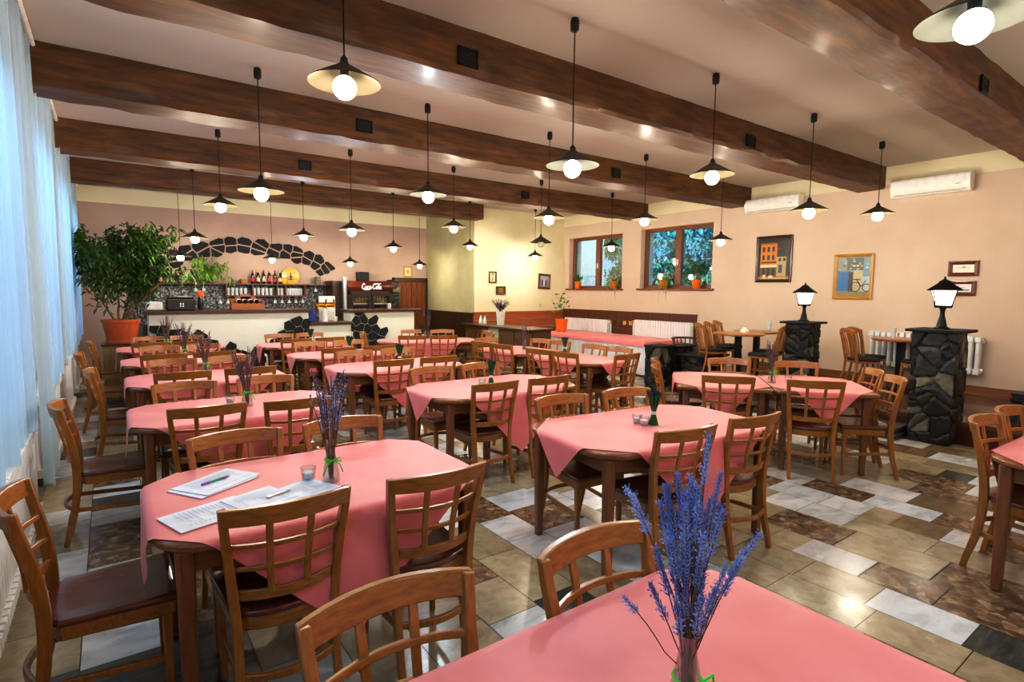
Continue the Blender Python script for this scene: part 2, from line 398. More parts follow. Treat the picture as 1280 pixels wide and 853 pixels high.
# ------------------------------------------------------------------ shell
def wall_with_holes(mb, axis, pos, thick, a0, a1, z0, z1, holes, mi=0):
    """axis 'x': wall in plane x=pos spanning y a0..a1; thickness goes away from the room"""
    cuts = sorted({a0, a1, *[h[0] for h in holes], *[h[1] for h in holes]})
    for p, q in zip(cuts[:-1], cuts[1:]):
        hs = sorted([h for h in holes if h[0] <= p + 1e-6 and h[1] >= q - 1e-6], key=lambda h: h[2])
        z = z0
        segs = []
        for h in hs: segs.append((z, h[2])); z = h[3]
        segs.append((z, z1))
        for s0, s1 in segs:
            if s1 - s0 < 1e-4: continue
            x0, x1 = sorted((pos, pos + thick))
            if axis == 'x': mb.bb(x0, x1, p, q, s0, s1, mi)
            else: mb.bb(p, q, x0, x1, s0, s1, mi)
# right wall: pink plaster with two window openings, cream band above
WR = [(8.93, 10.75, 1.70, 2.98), (6.56, 8.38, 1.71, 3.01)]
mb = MB(); wall_with_holes(mb, 'x', XR, .42, YF, YY + .3, 0, 3.28, WR); wall_with_holes(mb, 'x', XR, .42, YF, YY + .3, 3.28, ZC, [], 1)
struct('wall_right', mb, [M['wallr'], M['band']])
mb = MB(); mb.bb(XO + .02, XR, YY, YY + .25, 0, ZC); struct('wall_back_right', mb, M['wally'])
mb = MB(); mb.bb(XO, XO + .02, YY, YB, 0, ZC); struct('wall_alcove_side', mb, M['wallo'])
mb = MB(); mb.bb(XL - .3, XO + .02, YB, YB + .2, 0, 3.25); mb.bb(XL - .3, XO + .02, YB, YB + .2, 3.25, ZC, 1); struct('wall_back', mb, [M['wallb'], M['band']])
mb = MB(); mb.bb(XL - .3, XR + .3, YF - .2, YF, 0, ZC); struct('wall_front', mb, M['wallr'])
WL = [(-1.6, 1.2, 1.0, 3.1), (2.6, 4.9, 1.0, 3.1), (5.6, 7.6, 1.0, 3.1), (8.2, 10.0, 1.0, 3.1), (10.6, 12.4, 1.0, 3.1)]
mb = MB(); wall_with_holes(mb, 'x', XL, -.3, YF, YB + .2, 0, ZC, WL); struct('wall_left', mb, M['walll'])
mb = MB(); mb.bb(XL - .3, XR + .42, YF - .2, YB + .2, ZC, ZC + .15); struct('ceiling', mb, M['ceil'])

# beams (adzed timber: irregular lower edges)
def beam(name, y0, y1, x0, x1, seed):
    mb = MB(); n = 90; rn = random.Random(seed); rings = []
    for i in range(n + 1):
        x = x0 + (x1 - x0) * i / n; w = lambda s: noise.noise(Vector((x * 3.5, seed * 3.1, s))) * .016 + noise.noise(Vector((x * 11, seed, s))) * .008
        rings.append([(x, y0 + w(1) * .6, ZC + .01), (x, y0 + w(2) * .6, ZB + .16), (x, y0 + w(3) * .7, ZB + .03 + w(4)), (x, y0 + .025 + w(5), ZB + w(4)),
                      (x, (y0 + y1) / 2, ZB + w(6) * .5), (x, y1 - .025 + w(7), ZB + w(8)), (x, y1 + w(9) * .7, ZB + .03 + w(8)), (x, y1 + w(10) * .6, ZC + .01)])
    mb.loft(rings)
    return struct(name, mb, M['beam'], 35)
BY = [(1.52, 1.92), (3.62, 4.02), (5.80, 6.22), (8.20, 8.60), (10.55, 10.92)]
for k, (a, b) in enumerate(BY):
    beam('trim_ceiling_beam_%d' % (k + 1), a, b, XL + .2, (XR if k < 4 else XO + .02) - .005, k + 1)
beam('trim_ceiling_beam_6', -.9, -.5, XL + .2, XR - .005, 9)
# dark vents on the beams' faces
vents = [(3.46, 0, .075, 'nearest to the camera at right'), (1.55 + 0, 1, .0, ''), ]
def vent(x, k, z, label, w=.17, h=.13):
    y = BY[k][0]
    v = thing('beam_vent', label, 'vent', (x, y - .012, z), 0, 'small vents set in the ceiling beams')
    mb = MB()
    mb.bb(-w / 2, w / 2, -.012, .004, -h / 2, -h / 2 + .014); mb.bb(-w / 2, w / 2, -.012, .004, h / 2 - .014, h / 2)
    mb.bb(-w / 2, -w / 2 + .014, -.012, .004, -h / 2, h / 2); mb.bb(w / 2 - .014, w / 2, -.012, .004, -h / 2, h / 2)
    obj('frame', mb, M['black'], v)
    mb = MB()
    for i in range(6): mb.box((0, -.004, -h / 2 + .02 + i * (h - .04) / 5), (w - .028, .01, .008))
    mb.bb(-w / 2 + .01, w / 2 - .01, .0, .01, -h / 2 + .01, h / 2 - .01)
    obj('grille', mb, M['blackp'], v)

# ------------------------------------------------------------------ windows in the right wall (two casements each)
def casement_pair(nm, y0, y1, z0, z1, hid):
    x = XR + .17
    mb = MB(); f = .075
    mb.bb(x - .04, x + .04, y0, y1, z0, z0 + f); mb.bb(x - .04, x + .04, y0, y1, z1 - f, z1)
    mb.bb(x - .04, x + .04, y0, y0 + f, z0 + f, z1 - f); mb.bb(x - .04, x + .04, y1 - f, y1, z0 + f, z1 - f)
    ym = (y0 + y1) / 2
    mb.bb(x - .045, x + .04, ym - .075, ym + .075, z0 + f, z1 - f)
    w = struct(nm, mb, M['winframe'], 0, .006)
    for a, b in ((y0 + f, ym - .075), (ym + .075, y1 - f)):
        g = MB(); g.bb(x - .006, x + .006, a, b, z0 + f, z1 - f); obj('pane', g, M['pane'], w, 0)
    g = MB(); g.bb(x - .075, x - .045, ym - .012, ym + .012, z0 + .5, z0 + .62); obj('window_handle', g, M['white'], w, 0, .004)
    g = MB(); g.bb(XR - .06, x - .03, y0 - .06, y1 + .06, z0 - .03, z0 + .005); obj('window_sill', g, M['winframe'], w, 0, .006)
    # white reveal strip at the far side
    return w
casement_pair('window_1', *WR[0], 0)
casement_pair('window_2', *WR[1], 0)
# windows behind the curtains
for k, (a, b, z0, z1) in enumerate(WL):
    x = XL - .2; mb = MB(); f = .07; ym = (a + b) / 2
    mb.bb(x - .03, x + .03, a, b, z0, z0 + f); mb.bb(x - .03, x + .03, a, b, z1 - f, z1)
    for q in (a, ym - f / 2, b - f): mb.bb(x - .03, x + .03, q, q + f, z0 + f, z1 - f)
    w = struct('window_%d' % (k + 3), mb, M['white'])
    for p, q in ((a + f, ym - f / 2), (ym + f / 2, b - f)):
        g = MB(); g.bb(x - .005, x + .005, p, q, z0 + f, z1 - f); obj('pane', g, M['pane'], w, 0)

# ------------------------------------------------------------------ wainscot, skirting, platform
def boards(mb, fixedc, axis, a0, a1, z0, z1, t, step):
    n = max(1, round((a1 - a0) / step)); s = (a1 - a0) / n
    for i in range(n):
        p, q = a0 + i * s + .003, a0 + (i + 1) * s - .003
        x0, x1 = sorted((fixedc, fixedc + t))
        if axis == 'x': mb.bb(x0, x1, p, q, z0, z1)
        else: mb.bb(p, q, x0, x1, z0, z1)
mb = MB(); boards(mb, XO, 'x', YY - .02, YB, .0, 1.08, -.02, .12); mb.bb(XO - .035, XO, YY - .04, YB, 1.06, 1.12); struct('trim_wainscot_alcove', mb, M['dark_panel'])
mb = MB(); boards(mb, YY, 'y', XO - .02, XR - .02, 0, .74, -.02, .2)
for z in (.76, .94): mb.bb(XO - .02, XR - .02, YY - .022, YY, z, z + .17)
mb.bb(XO - .04, XR - .02, YY - .035, YY, 1.1, 1.14); struct('trim_wainscot_back', mb, M['panelh'])
mb = MB()
for z in (0, .2, .4, .6, .8): mb.bb(XR - .02, XR, 6.86, YY - .02, z, z + .196)
mb.bb(XR - .022, XR, 6.86, YY - .02, 1.0, 1.14); mb.bb(XR - .035, XR, 6.85, YY - .02, 1.14, 1.19); struct('trim_wainscot_right', mb, M['panel'])

PX = 7.47; PZ = .26; PYE = 6.0
mb = MB(); mb.bb(PX + .02, XR, YF, PYE, PZ - .04, PZ); struct('floor_platform', mb, M['plank'])
mb = MB(); mb.bb(PX, PX + .06, YF, PYE, 0, PZ - .045); mb.bb(PX - .025, PX + .03, YF, PYE, PZ - .045, PZ + .002, 1); struct('trim_platform_riser', mb, [plain('riser_red_brown', '#4a1c12', .35), M['plank']])
mb = MB(); mb.bb(XR - .022, XR, YF, PYE, PZ, PZ + .13); struct('baseboard_right', mb, wood('skirting_wood', '#6a3c18', '#94602c', (30, 3, 30), .35, .3), 0, .004)

# ------------------------------------------------------------------ masonry helper
def stone_block(name, label, cat, loc, d, seed=1, size=.16, cap=None, res=.02, rz=0, group=None, tone=(0, 1)):
    """box of crazed slate: dense grid pushed in along the joints, tone & joint stored per vertex"""
    rn = random.Random(seed); dx, dy, dz = d
    import numpy as np
    nseeds = int(2.2 * (dx * dz + dy * dz) / size ** 2) + 8
    S = []
    for _ in range(nseeds):
        f = rn.choice('xXyY' + 'z' * (1 if dx * dy > dz * max(dx, dy) else 0))
        p = [rn.uniform(-dx / 2, dx / 2), rn.uniform(-dy / 2, dy / 2), rn.uniform(0, dz)]
        if f in 'xX': p[0] = dx / 2 * (1 if f == 'X' else -1)
        elif f in 'yY': p[1] = dy / 2 * (1 if f == 'Y' else -1)
        else: p[2] = dz
        S.append(p)
    S = np.array(S); T = np.array([rn.uniform(*tone) ** 1.6 if rn.random() > .06 else 1 for _ in S]); O = np.array([rn.uniform(-.5, 1) for _ in S])
    nx, ny, nz = max(2, int(dx / res)), max(2, int(dy / res)), max(2, int(dz / res))
    per = [(-dx / 2 + dx * i / nx, -dy / 2) for i in range(nx)] + [(dx / 2, -dy / 2 + dy * i / ny) for i in range(ny)] + [(dx / 2 - dx * i / nx, dy / 2) for i in range(nx)] + [(-dx / 2, dy / 2 - dy * i / ny) for i in range(ny)]
    mb = MB(); rings = [[(x, y, dz * k / nz) for x, y in per] for k in range(nz + 1)]
    mb.loft(rings, cap=True)
    P = np.array(mb.v); D = np.linalg.norm(P[:, None] - S[None], axis=2) if len(P) * len(S) < 3e7 else None
    idx = np.argsort(D, axis=1)[:, :2]; ar = np.arange(len(P))
    d1, d2 = D[ar, idx[:, 0]], D[ar, idx[:, 1]]
    g = np.clip(1 - (d2 - d1) / .022, 0, 1); out = np.array([[x / max(abs(x) / (dx / 2), abs(y) / (dy / 2), 1e-6), y, 0] for x, y, z in P])
    nrm = P * np.array([1, 1, 0]) / np.array([dx / 2, dy / 2, 1]); nrm = np.sign(np.round(nrm, 3)) * (np.abs(nrm) > .985)
    ln = np.linalg.norm(nrm, axis=1, keepdims=True); nrm = np.where(ln > 0, nrm / np.maximum(ln, 1e-6), 0)
    disp = O[idx[:, 0]] * .012 - g * .02
    P2 = P + nrm * disp[:, None]
    mb.v = [tuple(p) for p in P2]
    t = thing(name, label, cat, loc, rz, group)
    o = obj('masonry', mb, M['stone'], t, 30)
    a = o.data.attributes.new('stone', 'FLOAT_COLOR', 'POINT')
    cc = np.zeros((len(P), 4)); cc[:, 0] = T[idx[:, 0]]; cc[:, 1] = g; cc[:, 3] = 1
    a.data.foreach_set('color', cc.ravel().tolist())
    if cap:
        ox, oz = cap; mb = MB(); pts = [(-1, -1), (0, -1.04), (1, -1), (1.03, 0), (1, 1), (0, 1.03), (-1, 1), (-1.04, 0)]
        mb.prism([(x * (dx / 2 + ox), y * (dy / 2 + ox)) for x, y in pts], dz, dz + oz)
        obj('cap_slab', mb, M['slate'], t, 30, .006)
    return t
# ------------------------------------------------------------------ dining chair (faces +Y, origin under the seat)
def seat_outline(s=1.0, n=10):
    pts = [(-.205, .205), (.205, .205)]
    pts = []
    def arc(cx, cy, r, a0, a1, k):
        return [(cx + r * math.cos(R(a0 + (a1 - a0) * i / k)), cy + r * math.sin(R(a0 + (a1 - a0) * i / k))) for i in range(k + 1)]
    pts += arc(.19, .185, .025, 0, 90, 3) + arc(-.19, .185, .025, 90, 180, 3)
    for i in range(n + 1):
        t = i / n; x = -.19 + .38 * t; pts.append((x, -.16 - .062 * (1 - (2 * t - 1) ** 2)))
    return [(x * s, y * s) for x, y in pts]
def post_pt(side, z):
    zs = [0, .2, .44, .65, .89]; xs = [.178, .174, .174, .194, .219]; ys = [-.275, -.215, -.19, -.205, -.262]
    for i in range(4):
        if z <= zs[i + 1]:
            t = (z - zs[i]) / (zs[i + 1] - zs[i]); 
            return Vector((side * (xs[i] + (xs[i + 1] - xs[i]) * t), ys[i] + (ys[i + 1] - ys[i]) * t, z))
    return Vector((side * .219, -.262, z))
def smooth_post(side, k=14):
    pts = []
    for i in range(k + 1):
        z = .89 * i / k; a = Vector((0, 0, 0)); w = 0
        for dz in (-.08, -.04, 0, .04, .08): a += post_pt(side, min(.89, max(0, z + dz))); w += 1
        a /= w; pts.append(Vector((a.x, a.y, z)))
    return pts
CH = {}
def curved_rail(z0, z1, th, bow, ext=0.0, arch=0.0, n=12):
    mb = MB(); rings = []
    for i in range(n + 1):
        t = i / n * 2 - 1
        def at(z):
            p = post_pt(1, z); x = t * (p.x + ext); y = p.y - bow * (1 - t * t)
            return x, y
        ar = arch * (1 - t * t)
        x0, y0 = at(z0); x1, y1 = at(z1)
        rings.append([(x0, y0 - th / 2, z0), (x0, y0 + th / 2, z0), (x1, y1 + th / 2, z1 + ar), (x1, y1 - th / 2, z1 + ar)])
    return mb.loft(rings)
def chair_meshes():
    mb = MB(); o = seat_outline()
    def ring(s, z, dz=0): return [(x * s, y * s, z) for x, y in o]
    mb.loft([ring(.97, .438), ring(1, .446), ring(1, .458), ring(.975, .466), ring(.86, .467), ring(.6, .460), ring(.25, .457)])
    CH['seat'] = mb.mesh('seat', M['seat'], 50)
    mb = MB(); rings = []
    oo = seat_outline(.95); oi = seat_outline(.86)
    for (x, y), (a, b) in zip(oo, oi): rings.append([(x, y, .385), (x, y, .437), (a, b, .437), (a, b, .385)])
    mb.loft(rings, closed=True); CH['seat_frame'] = mb.mesh('seat_frame', M['chairh'], 40)
    for s in (-1, 1):
        mb = MB(); mb.bar([(s * .178, .17, 0), (s * .178, .17, .44)], [.024, .035], [.024, .036], (1, 0, 0)); CH['front%d' % s] = mb.mesh('leg', M['chair'], 40)
        pts = smooth_post(s); mb = MB(); k = len(pts) - 1
        mb.bar(pts, [.026 + .008 * min(1, i / 6) - .004 * max(0, (i - 7) / 7) for i in range(k + 1)], [.03 + .014 * math.sin(PI * min(1, i / k)) for i in range(k + 1)], (1, 0, 0)); CH['rear%d' % s] = mb.mesh('leg', M['chair'], 45)
        mb = MB(); mb.bar([(s * .178, .16, .2), (s * .172, -.2, .225)], .016, .028, (1, 0, 0)); CH['str%d' % s] = mb.mesh('stretcher', M['chair'], 40)
    mb = MB(); pts = []
    for i in range(13):
        t = i / 12 * 2 - 1; pts.append((t * .17, -.215 - .055 * (1 - t * t), .235))
    mb.bar(pts, .02, .03, (0, 1, 0)); CH['strR'] = mb.mesh('stretcher', M['chair'], 40)
    CH['top'] = curved_rail(.828, .893, .026, .06, .012, .008).mesh('top_rail', M['chairh'], 40)
    for k, (a, b) in enumerate(((.73, .749), (.637, .656), (.522, .564))):
        CH['bar%d' % k] = curved_rail(a, b, .016, .052, -.012).mesh('crossbar', M['chairh'], 40)
    for s in (-1, 1):
        mb = MB(); rings = []
        for i in range(9):
            z = .55 + .29 * i / 8; p = post_pt(1, z); t = .34; y = p.y - .055 * (1 - t * t); x = s * t * p.x
            rings.append([(x - .0125, y - .007, z), (x + .0125, y - .007, z), (x + .0125, y + .007, z), (x - .0125, y + .007, z)])
        mb.loft(rings); CH['slat%d' % s] = mb.mesh('back_slat', M['chair'], 40)
chair_meshes()
CHAIR_PARTS = [('seat', 'seat'), ('seat_frame', 'seat_frame'), ('front-1', 'leg'), ('front1', 'leg'), ('rear-1', 'leg'), ('rear1', 'leg'), ('str-1', 'stretcher'), ('str1', 'stretcher'), ('strR', 'stretcher'),
               ('top', 'top_rail'), ('bar0', 'crossbar'), ('bar1', 'crossbar'), ('bar2', 'crossbar'), ('slat-1', 'back_slat'), ('slat1', 'back_slat')]
chair0 = None
def place_chair(x, y, rz, label, group):
    global chair0
    if chair0 is None:
        chair0 = thing('dining_chair', label, 'chair', (x, y, 0), rz, group)
        for k, n in CHAIR_PARTS:
            o = link(n, CH[k], chair0)
            bv = o.modifiers.new('bevel', 'BEVEL'); bv.width = .004 if n not in ('back_slat', 'crossbar') else .003; bv.segments = 2; bv.limit_method = 'ANGLE'; bv.angle_limit = R(40)
        return chair0
    return dup(chair0, (x, y, 0), rz, label, group)

# ------------------------------------------------------------------ tables and cloths
TZ = .76
def rrect(lx, ly, r, n=8):
    pts = []
    for cx, cy, a in ((1, 1, 0), (-1, 1, 90), (-1, -1, 180), (1, -1, 270)):
        for i in range(n + 1):
            t = R(a + 90 * i / n); pts.append((cx * (lx / 2 - r) + r * math.cos(t), cy * (ly / 2 - r) + r * math.sin(t)))
    return pts
def make_table(label, x, y, lx, ly, rz, r=.2, group='dining tables'):
    t = thing('dining_table', label, 'table', (x, y, 0), rz, group)
    mb = MB(); o = rrect(lx, ly, r)
    def ring(d, z):
        return [(px * (1 - 2 * d / lx), py * (1 - 2 * d / ly), z) for px, py in o]
    mb.loft([ring(.012, TZ - .038), ring(.002, TZ - .03), ring(0, TZ - .012), ring(.006, TZ - .003), ring(.014, TZ)])
    obj('tabletop', mb, M['table'], t, 45)
    mb = MB(); ax, ay = lx / 2 - .1, ly / 2 - .1
    for s in (-1, 1):
        mb.box((0, s * ay, TZ - .085), (2 * ax, .022, .09)); mb.box((s * ax, 0, TZ - .085), (.022, 2 * ay, .09))
    obj('apron', mb, M['table'], t, 0)
    for a in (-1, 1):
        for b in (-1, 1):
            mb = MB(); mb.bar([(a * (ax + .005), b * (ay + .005), 0), (a * (ax + .005), b * (ay + .005), TZ - .038)], [.048, .062], [.048, .062], (1, 0, 0))
            obj('leg', mb, M['tleg'], t, 40, .012)
    return t
def nearest_rr(x, y, lx, ly, r):
    """signed distance to rounded rect, nearest boundary point and outward normal"""
    hx, hy = lx / 2 - r, ly / 2 - r
    qx, qy = abs(x) - hx, abs(y) - hy
    sx, sy = (1 if x >= 0 else -1), (1 if y >= 0 else -1)
    if qx > 0 and qy > 0:
        d = math.hypot(qx, qy); n = (sx * qx / d, sy * qy / d); d -= r
    elif qx > qy: d = qx - r; n = (sx, 0)
    else: d = qy - r; n = (0, sy)
    return d, (x - n[0] * d, y - n[1] * d), n
def make_cloth(label, x, y, lx, ly, rz, pts_fn, r=.2, seed=0, n=52, zoff=.003, clip=None, group='pink tablecloths'):
    """pts_fn(s,t) s,t in 0..1 -> flat cloth point, draped over the rounded top"""
    mb = MB(); ph = seed * 1.7
    rows_ = []
    for i in range(n + 1):
        for j in range(n + 1):
            px, py = pts_fn(i / n, j / n)
            if clip: px, py = clip(px, py)
            d, q, nn = nearest_rr(px, py, lx, ly, r)
            z = TZ + zoff
            if d <= .0:
                mb.v.append((px, py, z + .0008 * math.sin(px * 9 + ph) * math.sin(py * 8)))
            else:
                rad = .012
                along = q[0] * nn[1] - q[1] * nn[0] + 1.3 * math.atan2(nn[1], nn[0])
                if d < rad * PI / 2:
                    a = d / rad; off = rad * math.sin(a); dz = rad * (1 - math.cos(a))
                else: off = rad; dz = rad + d - rad * PI / 2
                k = min(1, d / .3)
                fold = .012 * k * (math.sin(along * 17 + ph) * .6 + .5 * math.sin(along * 9 + 2 * ph)) + .012 * k
                mb.v.append((q[0] + nn[0] * (off + fold), q[1] + nn[1] * (off + fold), z - dz))
    for i in range(n):
        for j in range(n):
            a = i * (n + 1) + j
            mb.f.append((a, a + n + 1, a + n + 2, a + 1)); mb.m.append(0)
    o = obj('tablecloth', mb, M['cloth'], None, 180, 0, (x, y, 0), rz)
    tag(o, label, 'tablecloth', group)
    return o
def diamond(a, b):
    return lambda s, t: ((s - t) * a, (s + t - 1) * b)
def rectc(lx, ly, ox=0, oy=0):
    return lambda s, t: ((s - .5) * lx + ox, (t - .5) * ly + oy)

ORD = ['first', 'second', 'third', 'fourth', 'fifth']
TABLES = []   # (x, y, lx, ly, rz, phrase)
def local(x, y, rz, u, v): return (x + u * math.cos(rz) - v * math.sin(rz), y + u * math.sin(rz) + v * math.cos(rz))
def chair_at(tb, mx, my, face, label, group, turn=0):
    """mx,my: measured middle of the top rail; face: direction in the table's frame '+v','-v','+u','-u'; kept clear of the table edge"""
    x, y, lx, ly, rz = tb
    dx, dy = mx - x, my - y
    u = dx * math.cos(rz) + dy * math.sin(rz); v = -dx * math.sin(rz) + dy * math.cos(rz)
    ax = face[1]; sg = 1 if face[0] == '+' else -1
    if ax == 'v':
        c = v + sg * .262; lim = ly / 2 - .187
        if -sg * c < lim: c = -sg * lim
        lx_, ly_ = u, c; a = 0 if sg > 0 else PI
    else:
        c = u + sg * .262; lim = lx / 2 - .187
        if -sg * c < lim: c = -sg * lim
        lx_, ly_ = c, v; a = -PI / 2 if sg > 0 else PI / 2
    X, Y = local(x, y, rz, lx_, ly_)
    place_chair(X, Y, rz + a + turn, label, group)
K = .99
def S(p): return (p[0] * K, p[1] * K)

# window row -----------------------------------------------------------
colA = [(.76, 2.59, 1.36, .92), (.75, 4.53, 1.36, .9), (.77, 6.28, 1.36, .9), (.76, 7.93, 1.36, .9), (.72, 9.6, 1.34, .9)]
chA = [[(.5, 2.12), (1.11, 2.04), (.51, 3.17), (1.07, 3.08), (-.31, 2.66)],
       [(.49, 4.04), (1.05, 3.96), (.46, 5.11), (1.06, 5.06), (-.29, 4.62)],
       [(.52, 5.88), (1.09, 5.84), (.51, 6.78), (1.05, 6.68), (-.16, 6.4)],
       [(.48, 7.58), (1.0, 7.51), (.51, 8.46), (.98, 8.36), (-.3, 8.05)],
       [(.43, 9.22), (.93, 9.12), (.48, 10.2), (.97, 10.12), (-.24, 9.75)]]
EXT = {0: 'the menus', 1: '', 2: '', 3: '', 4: ''}
for i, (x, y, lx, ly) in enumerate(colA):
    ph = 'window row, %s table from the camera' % ORD[i] if i else 'nearest window-row table with menus'
    make_table('brown wooden table with rounded corners, %s' % ph, x, y, lx, ly, 0)
    make_cloth('pink tablecloth hanging in points, on the %s' % (ph if i == 0 else ph.replace('window row, ', '').replace(' table', ' table of the window row,').replace(', from', ' from')), x, y, lx, ly, 0, diamond(1.0, .98), seed=i)
    tb = (x, y, lx, ly, 0)
    w = ['left chair on the camera side', 'right chair on the camera side', 'left chair on the bar side', 'right chair on the bar side', 'chair at the window end']
    for q, p in enumerate(chA[i]):
        f = ['+v', '+v', '-v', '-v', '+u'][q]
        nm = 'nearest window-row table with menus' if i == 0 else '%s window-row table from the camera' % ORD[i]
        chair_at(tb, *S(p), f, 'wooden %s, %s' % (w[q], nm), 'chairs along the window row', rng.uniform(-.03, .03))
# middle row -----------------------------------------------------------
colB = [(2.9, 2.4, 1.5, .9, R(-6)), (2.87, 4.26, 1.5, .9, 0), (2.7, 6.07, 1.5, .9, 0), (2.66, 7.56, 1.5, .84, 0), (2.58, 9.2, 1.45, .84, 0)]
chB = [[(2.62, 1.9), (3.25, 1.86), (2.62, 2.95), (3.22, 2.88)], [(2.58, 3.81), (3.16, 3.77), (2.53, 4.74), (3.1, 4.7)], [(2.49, 5.65), (3.04, 5.62), (2.42, 6.52), (3.0, 6.49)],
       [(2.4, 7.2), (2.96, 7.17), (2.31, 7.92), (2.87, 7.9)], [(2.3, 8.82), (2.8, 8.76), (2.28, 9.7), (2.78, 9.62)]]
for i, (x, y, lx, ly, rz) in enumerate(colB):
    ph = '%s table of the middle row' % (ORD[i] if i else 'nearest')
    make_table('brown wooden table under pink cloth, %s' % ph, x, y, lx, ly, rz)
    make_cloth('pink tablecloth hanging in points over the %s from the camera' % ph, x, y, lx, ly, rz, diamond(1.0, .98), seed=i + 7)
    w = ['left chair on the camera side', 'right chair on the camera side', 'left chair on the far side', 'right chair on the far side']
    for q, p in enumerate(chB[i]):
        chair_at((x, y, lx, ly, rz), *S(p), ['+v', '+v', '-v', '-v'][q], 'wooden %s, %s from the camera' % (w[q], ph), 'chairs along the middle row', rng.uniform(-.03, .03))
# table in front of the dark panelling --------------------------------------
tx, ty, trz = 4.53, 8.8, R(-22)
ph = 'table before the dark panelling'
make_table('brown wooden table under pink cloth in front of the dark panelling', tx, ty, 1.7, .95, trz)
make_cloth('pink tablecloth on the table before the dark wall panelling', tx, ty, 1.7, .95, trz, diamond(1.05, .98), seed=21)
for (u, v, f, w) in [(-.3, -.62, '+v', 'left chair on the camera side'), (.22, -.62, '+v', 'right chair on the camera side'), (-.2, .62, '-v', 'left chair on the panelling side'), (.34, .62, '-v', 'right chair on the panelling side'),
                     (-1.08, .24, '+u', 'bar-end chair, the farther one'), (-1.08, -.22, '+u', 'bar-end chair, the nearer one'), (1.1, .24, '-u', 'right-end chair, the farther one'), (1.1, -.22, '-u', 'right-end chair, the nearer one')]:
    chair_at((tx, ty, 1.7, .95, trz), *local(tx, ty, trz, u, v), f, 'wooden %s, %s' % (w, ph), 'chairs before the dark panelling')
# long double table beside the buffet ---------------------------------------
rz9 = R(-86)
A9 = (4.93, 6.58); B9 = (5.01, 5.40)
for k, (cx, cy) in enumerate((A9, B9)):
    ph = ['far half', 'near half'][k]
    make_table('brown wooden table, %s of the long table beside the skirted buffet' % ph, cx, cy, 1.18, .84, rz9)
    make_cloth('pink tablecloth on the %s of the long table beside the buffet' % ph, cx, cy, 1.18, .84, rz9, diamond(.82, .84), seed=30 + k, zoff=.003 if k else .006,
               clip=(lambda a, b: (min(a, .585), b)) if k == 0 else (lambda a, b: (max(a, -.585), b)))
ch9 = [(4.46, 6.93, 0, '-v'), (4.53, 6.45, 0, '-v'), (4.53, 5.67, 1, '-v'), (4.59, 5.2, 1, '-v'), (5.36, 6.75, 0, '+v'), (5.4, 6.33, 0, '+v'), (5.46, 5.64, 1, '+v'), (5.52, 5.2, 1, '+v'), (4.84, 7.36, 0, '+u'), (5.12, 4.62, 1, '-u')]
nm9 = ['farthest chair on the middle-row side', 'second farthest chair on the middle-row side', 'second nearest chair on the middle-row side', 'nearest chair on the middle-row side',
       'farthest chair on the buffet side', 'second farthest chair on the buffet side', 'second nearest chair on the buffet side', 'nearest chair on the buffet side', 'chair at the far end', 'chair at the near end']
for (a, b, k, f), w in zip(ch9, nm9):
    c = (A9, B9)[k]
    # in this table's frame +u runs towards the camera, +v towards the buffet
    f2 = {'-v': '+v', '+v': '-v', '+u': '+u', '-u': '-u'}[f]
    chair_at((*c, 1.18, .84, rz9), *S((a, b)), f2, 'wooden %s of the long table by the buffet' % w, 'chairs around the long table', rng.uniform(-.03, .03))
# two square tables pushed together near the stone pillar ------------------------
rzR = R(-50); uR = Vector((math.cos(rzR), math.sin(rzR))); cR = Vector((5.27, 2.93))
tR = [cR - uR * .45, cR + uR * .42]
for k in (0, 1):
    ph = ['left', 'right'][k]
    make_table('square brown wooden table, %s one of the pair near the stone pillar' % ph, tR[k].x, tR[k].y, .86, 1.0, rzR, r=.05)
    make_cloth('small pink cloth laid cornerwise on the %s table of the pair by the pillar' % ph, tR[k].x, tR[k].y, .86, 1.0, rzR, diamond(.7, .8), r=.05, seed=40 + k,
               clip=(lambda a, b: (min(a, .428), b)) if k == 0 else (lambda a, b: (max(a, -.428), b)))
for (a, b, f, k, w) in [(4.5, 2.86, '+v', 0, 'left chair on the camera side'), (4.92, 2.28, '+v', 1, 'right chair on the camera side'), (5.66, 3.6, '-v', 0, 'left chair on the platform side'), (6.03, 3.03, '-v', 1, 'right chair on the platform side'),
                        (4.50, 3.66, '+u', 0, 'left-end chair, nearer one'), (4.93, 4.02, '+u', 0, 'left-end chair, farther one'), (6.1, 2.3, '-u', 1, 'right-end chair beside the pillar, farther one'), (5.72, 1.98, '-u', 1, 'right-end chair beside the pillar, nearer one')]:
    chair_at((tR[k].x, tR[k].y, .86, 1.0, rzR), a, b, f, 'wooden %s, paired square tables' % w, 'chairs around the paired square tables', rng.uniform(-.03, .03))
# table cut by the right edge of the view ----------------------------------------
tb = (4.56, .43, 1.46, .88, R(-2))
make_table('brown wooden table with pink cloth cut off by the right edge of the view', *tb)
make_cloth('pink tablecloth on the table at the right edge of the view', *tb, diamond(1.0, .98), seed=50)
for (a, b, w) in [(4.36, 1.0, 'left'), (4.86, .99, 'right')]:
    chair_at(tb, *S((a, b)), '-v', 'lattice-back wooden %s chair behind the table at the right edge' % w, 'chairs at the right-edge table')
# table in the foreground ----------------------------------------------------------
tb = (.87, .63, 1.36, .92, 0)
make_table('brown wooden table in the foreground, nearest to the camera, under pink cloth', *tb)
make_cloth('pink tablecloth covering the foreground table with the blue lavender', *tb, rectc(1.62, 1.2), seed=60)
for (a, b, w) in [(.54, 1.25, 'left chair'), (1.19, 1.18, 'right chair')]:
    chair_at(tb, *S((a, b)), '-v', 'lattice-back wooden %s behind the foreground table, facing the camera' % w, 'chairs behind the foreground table')
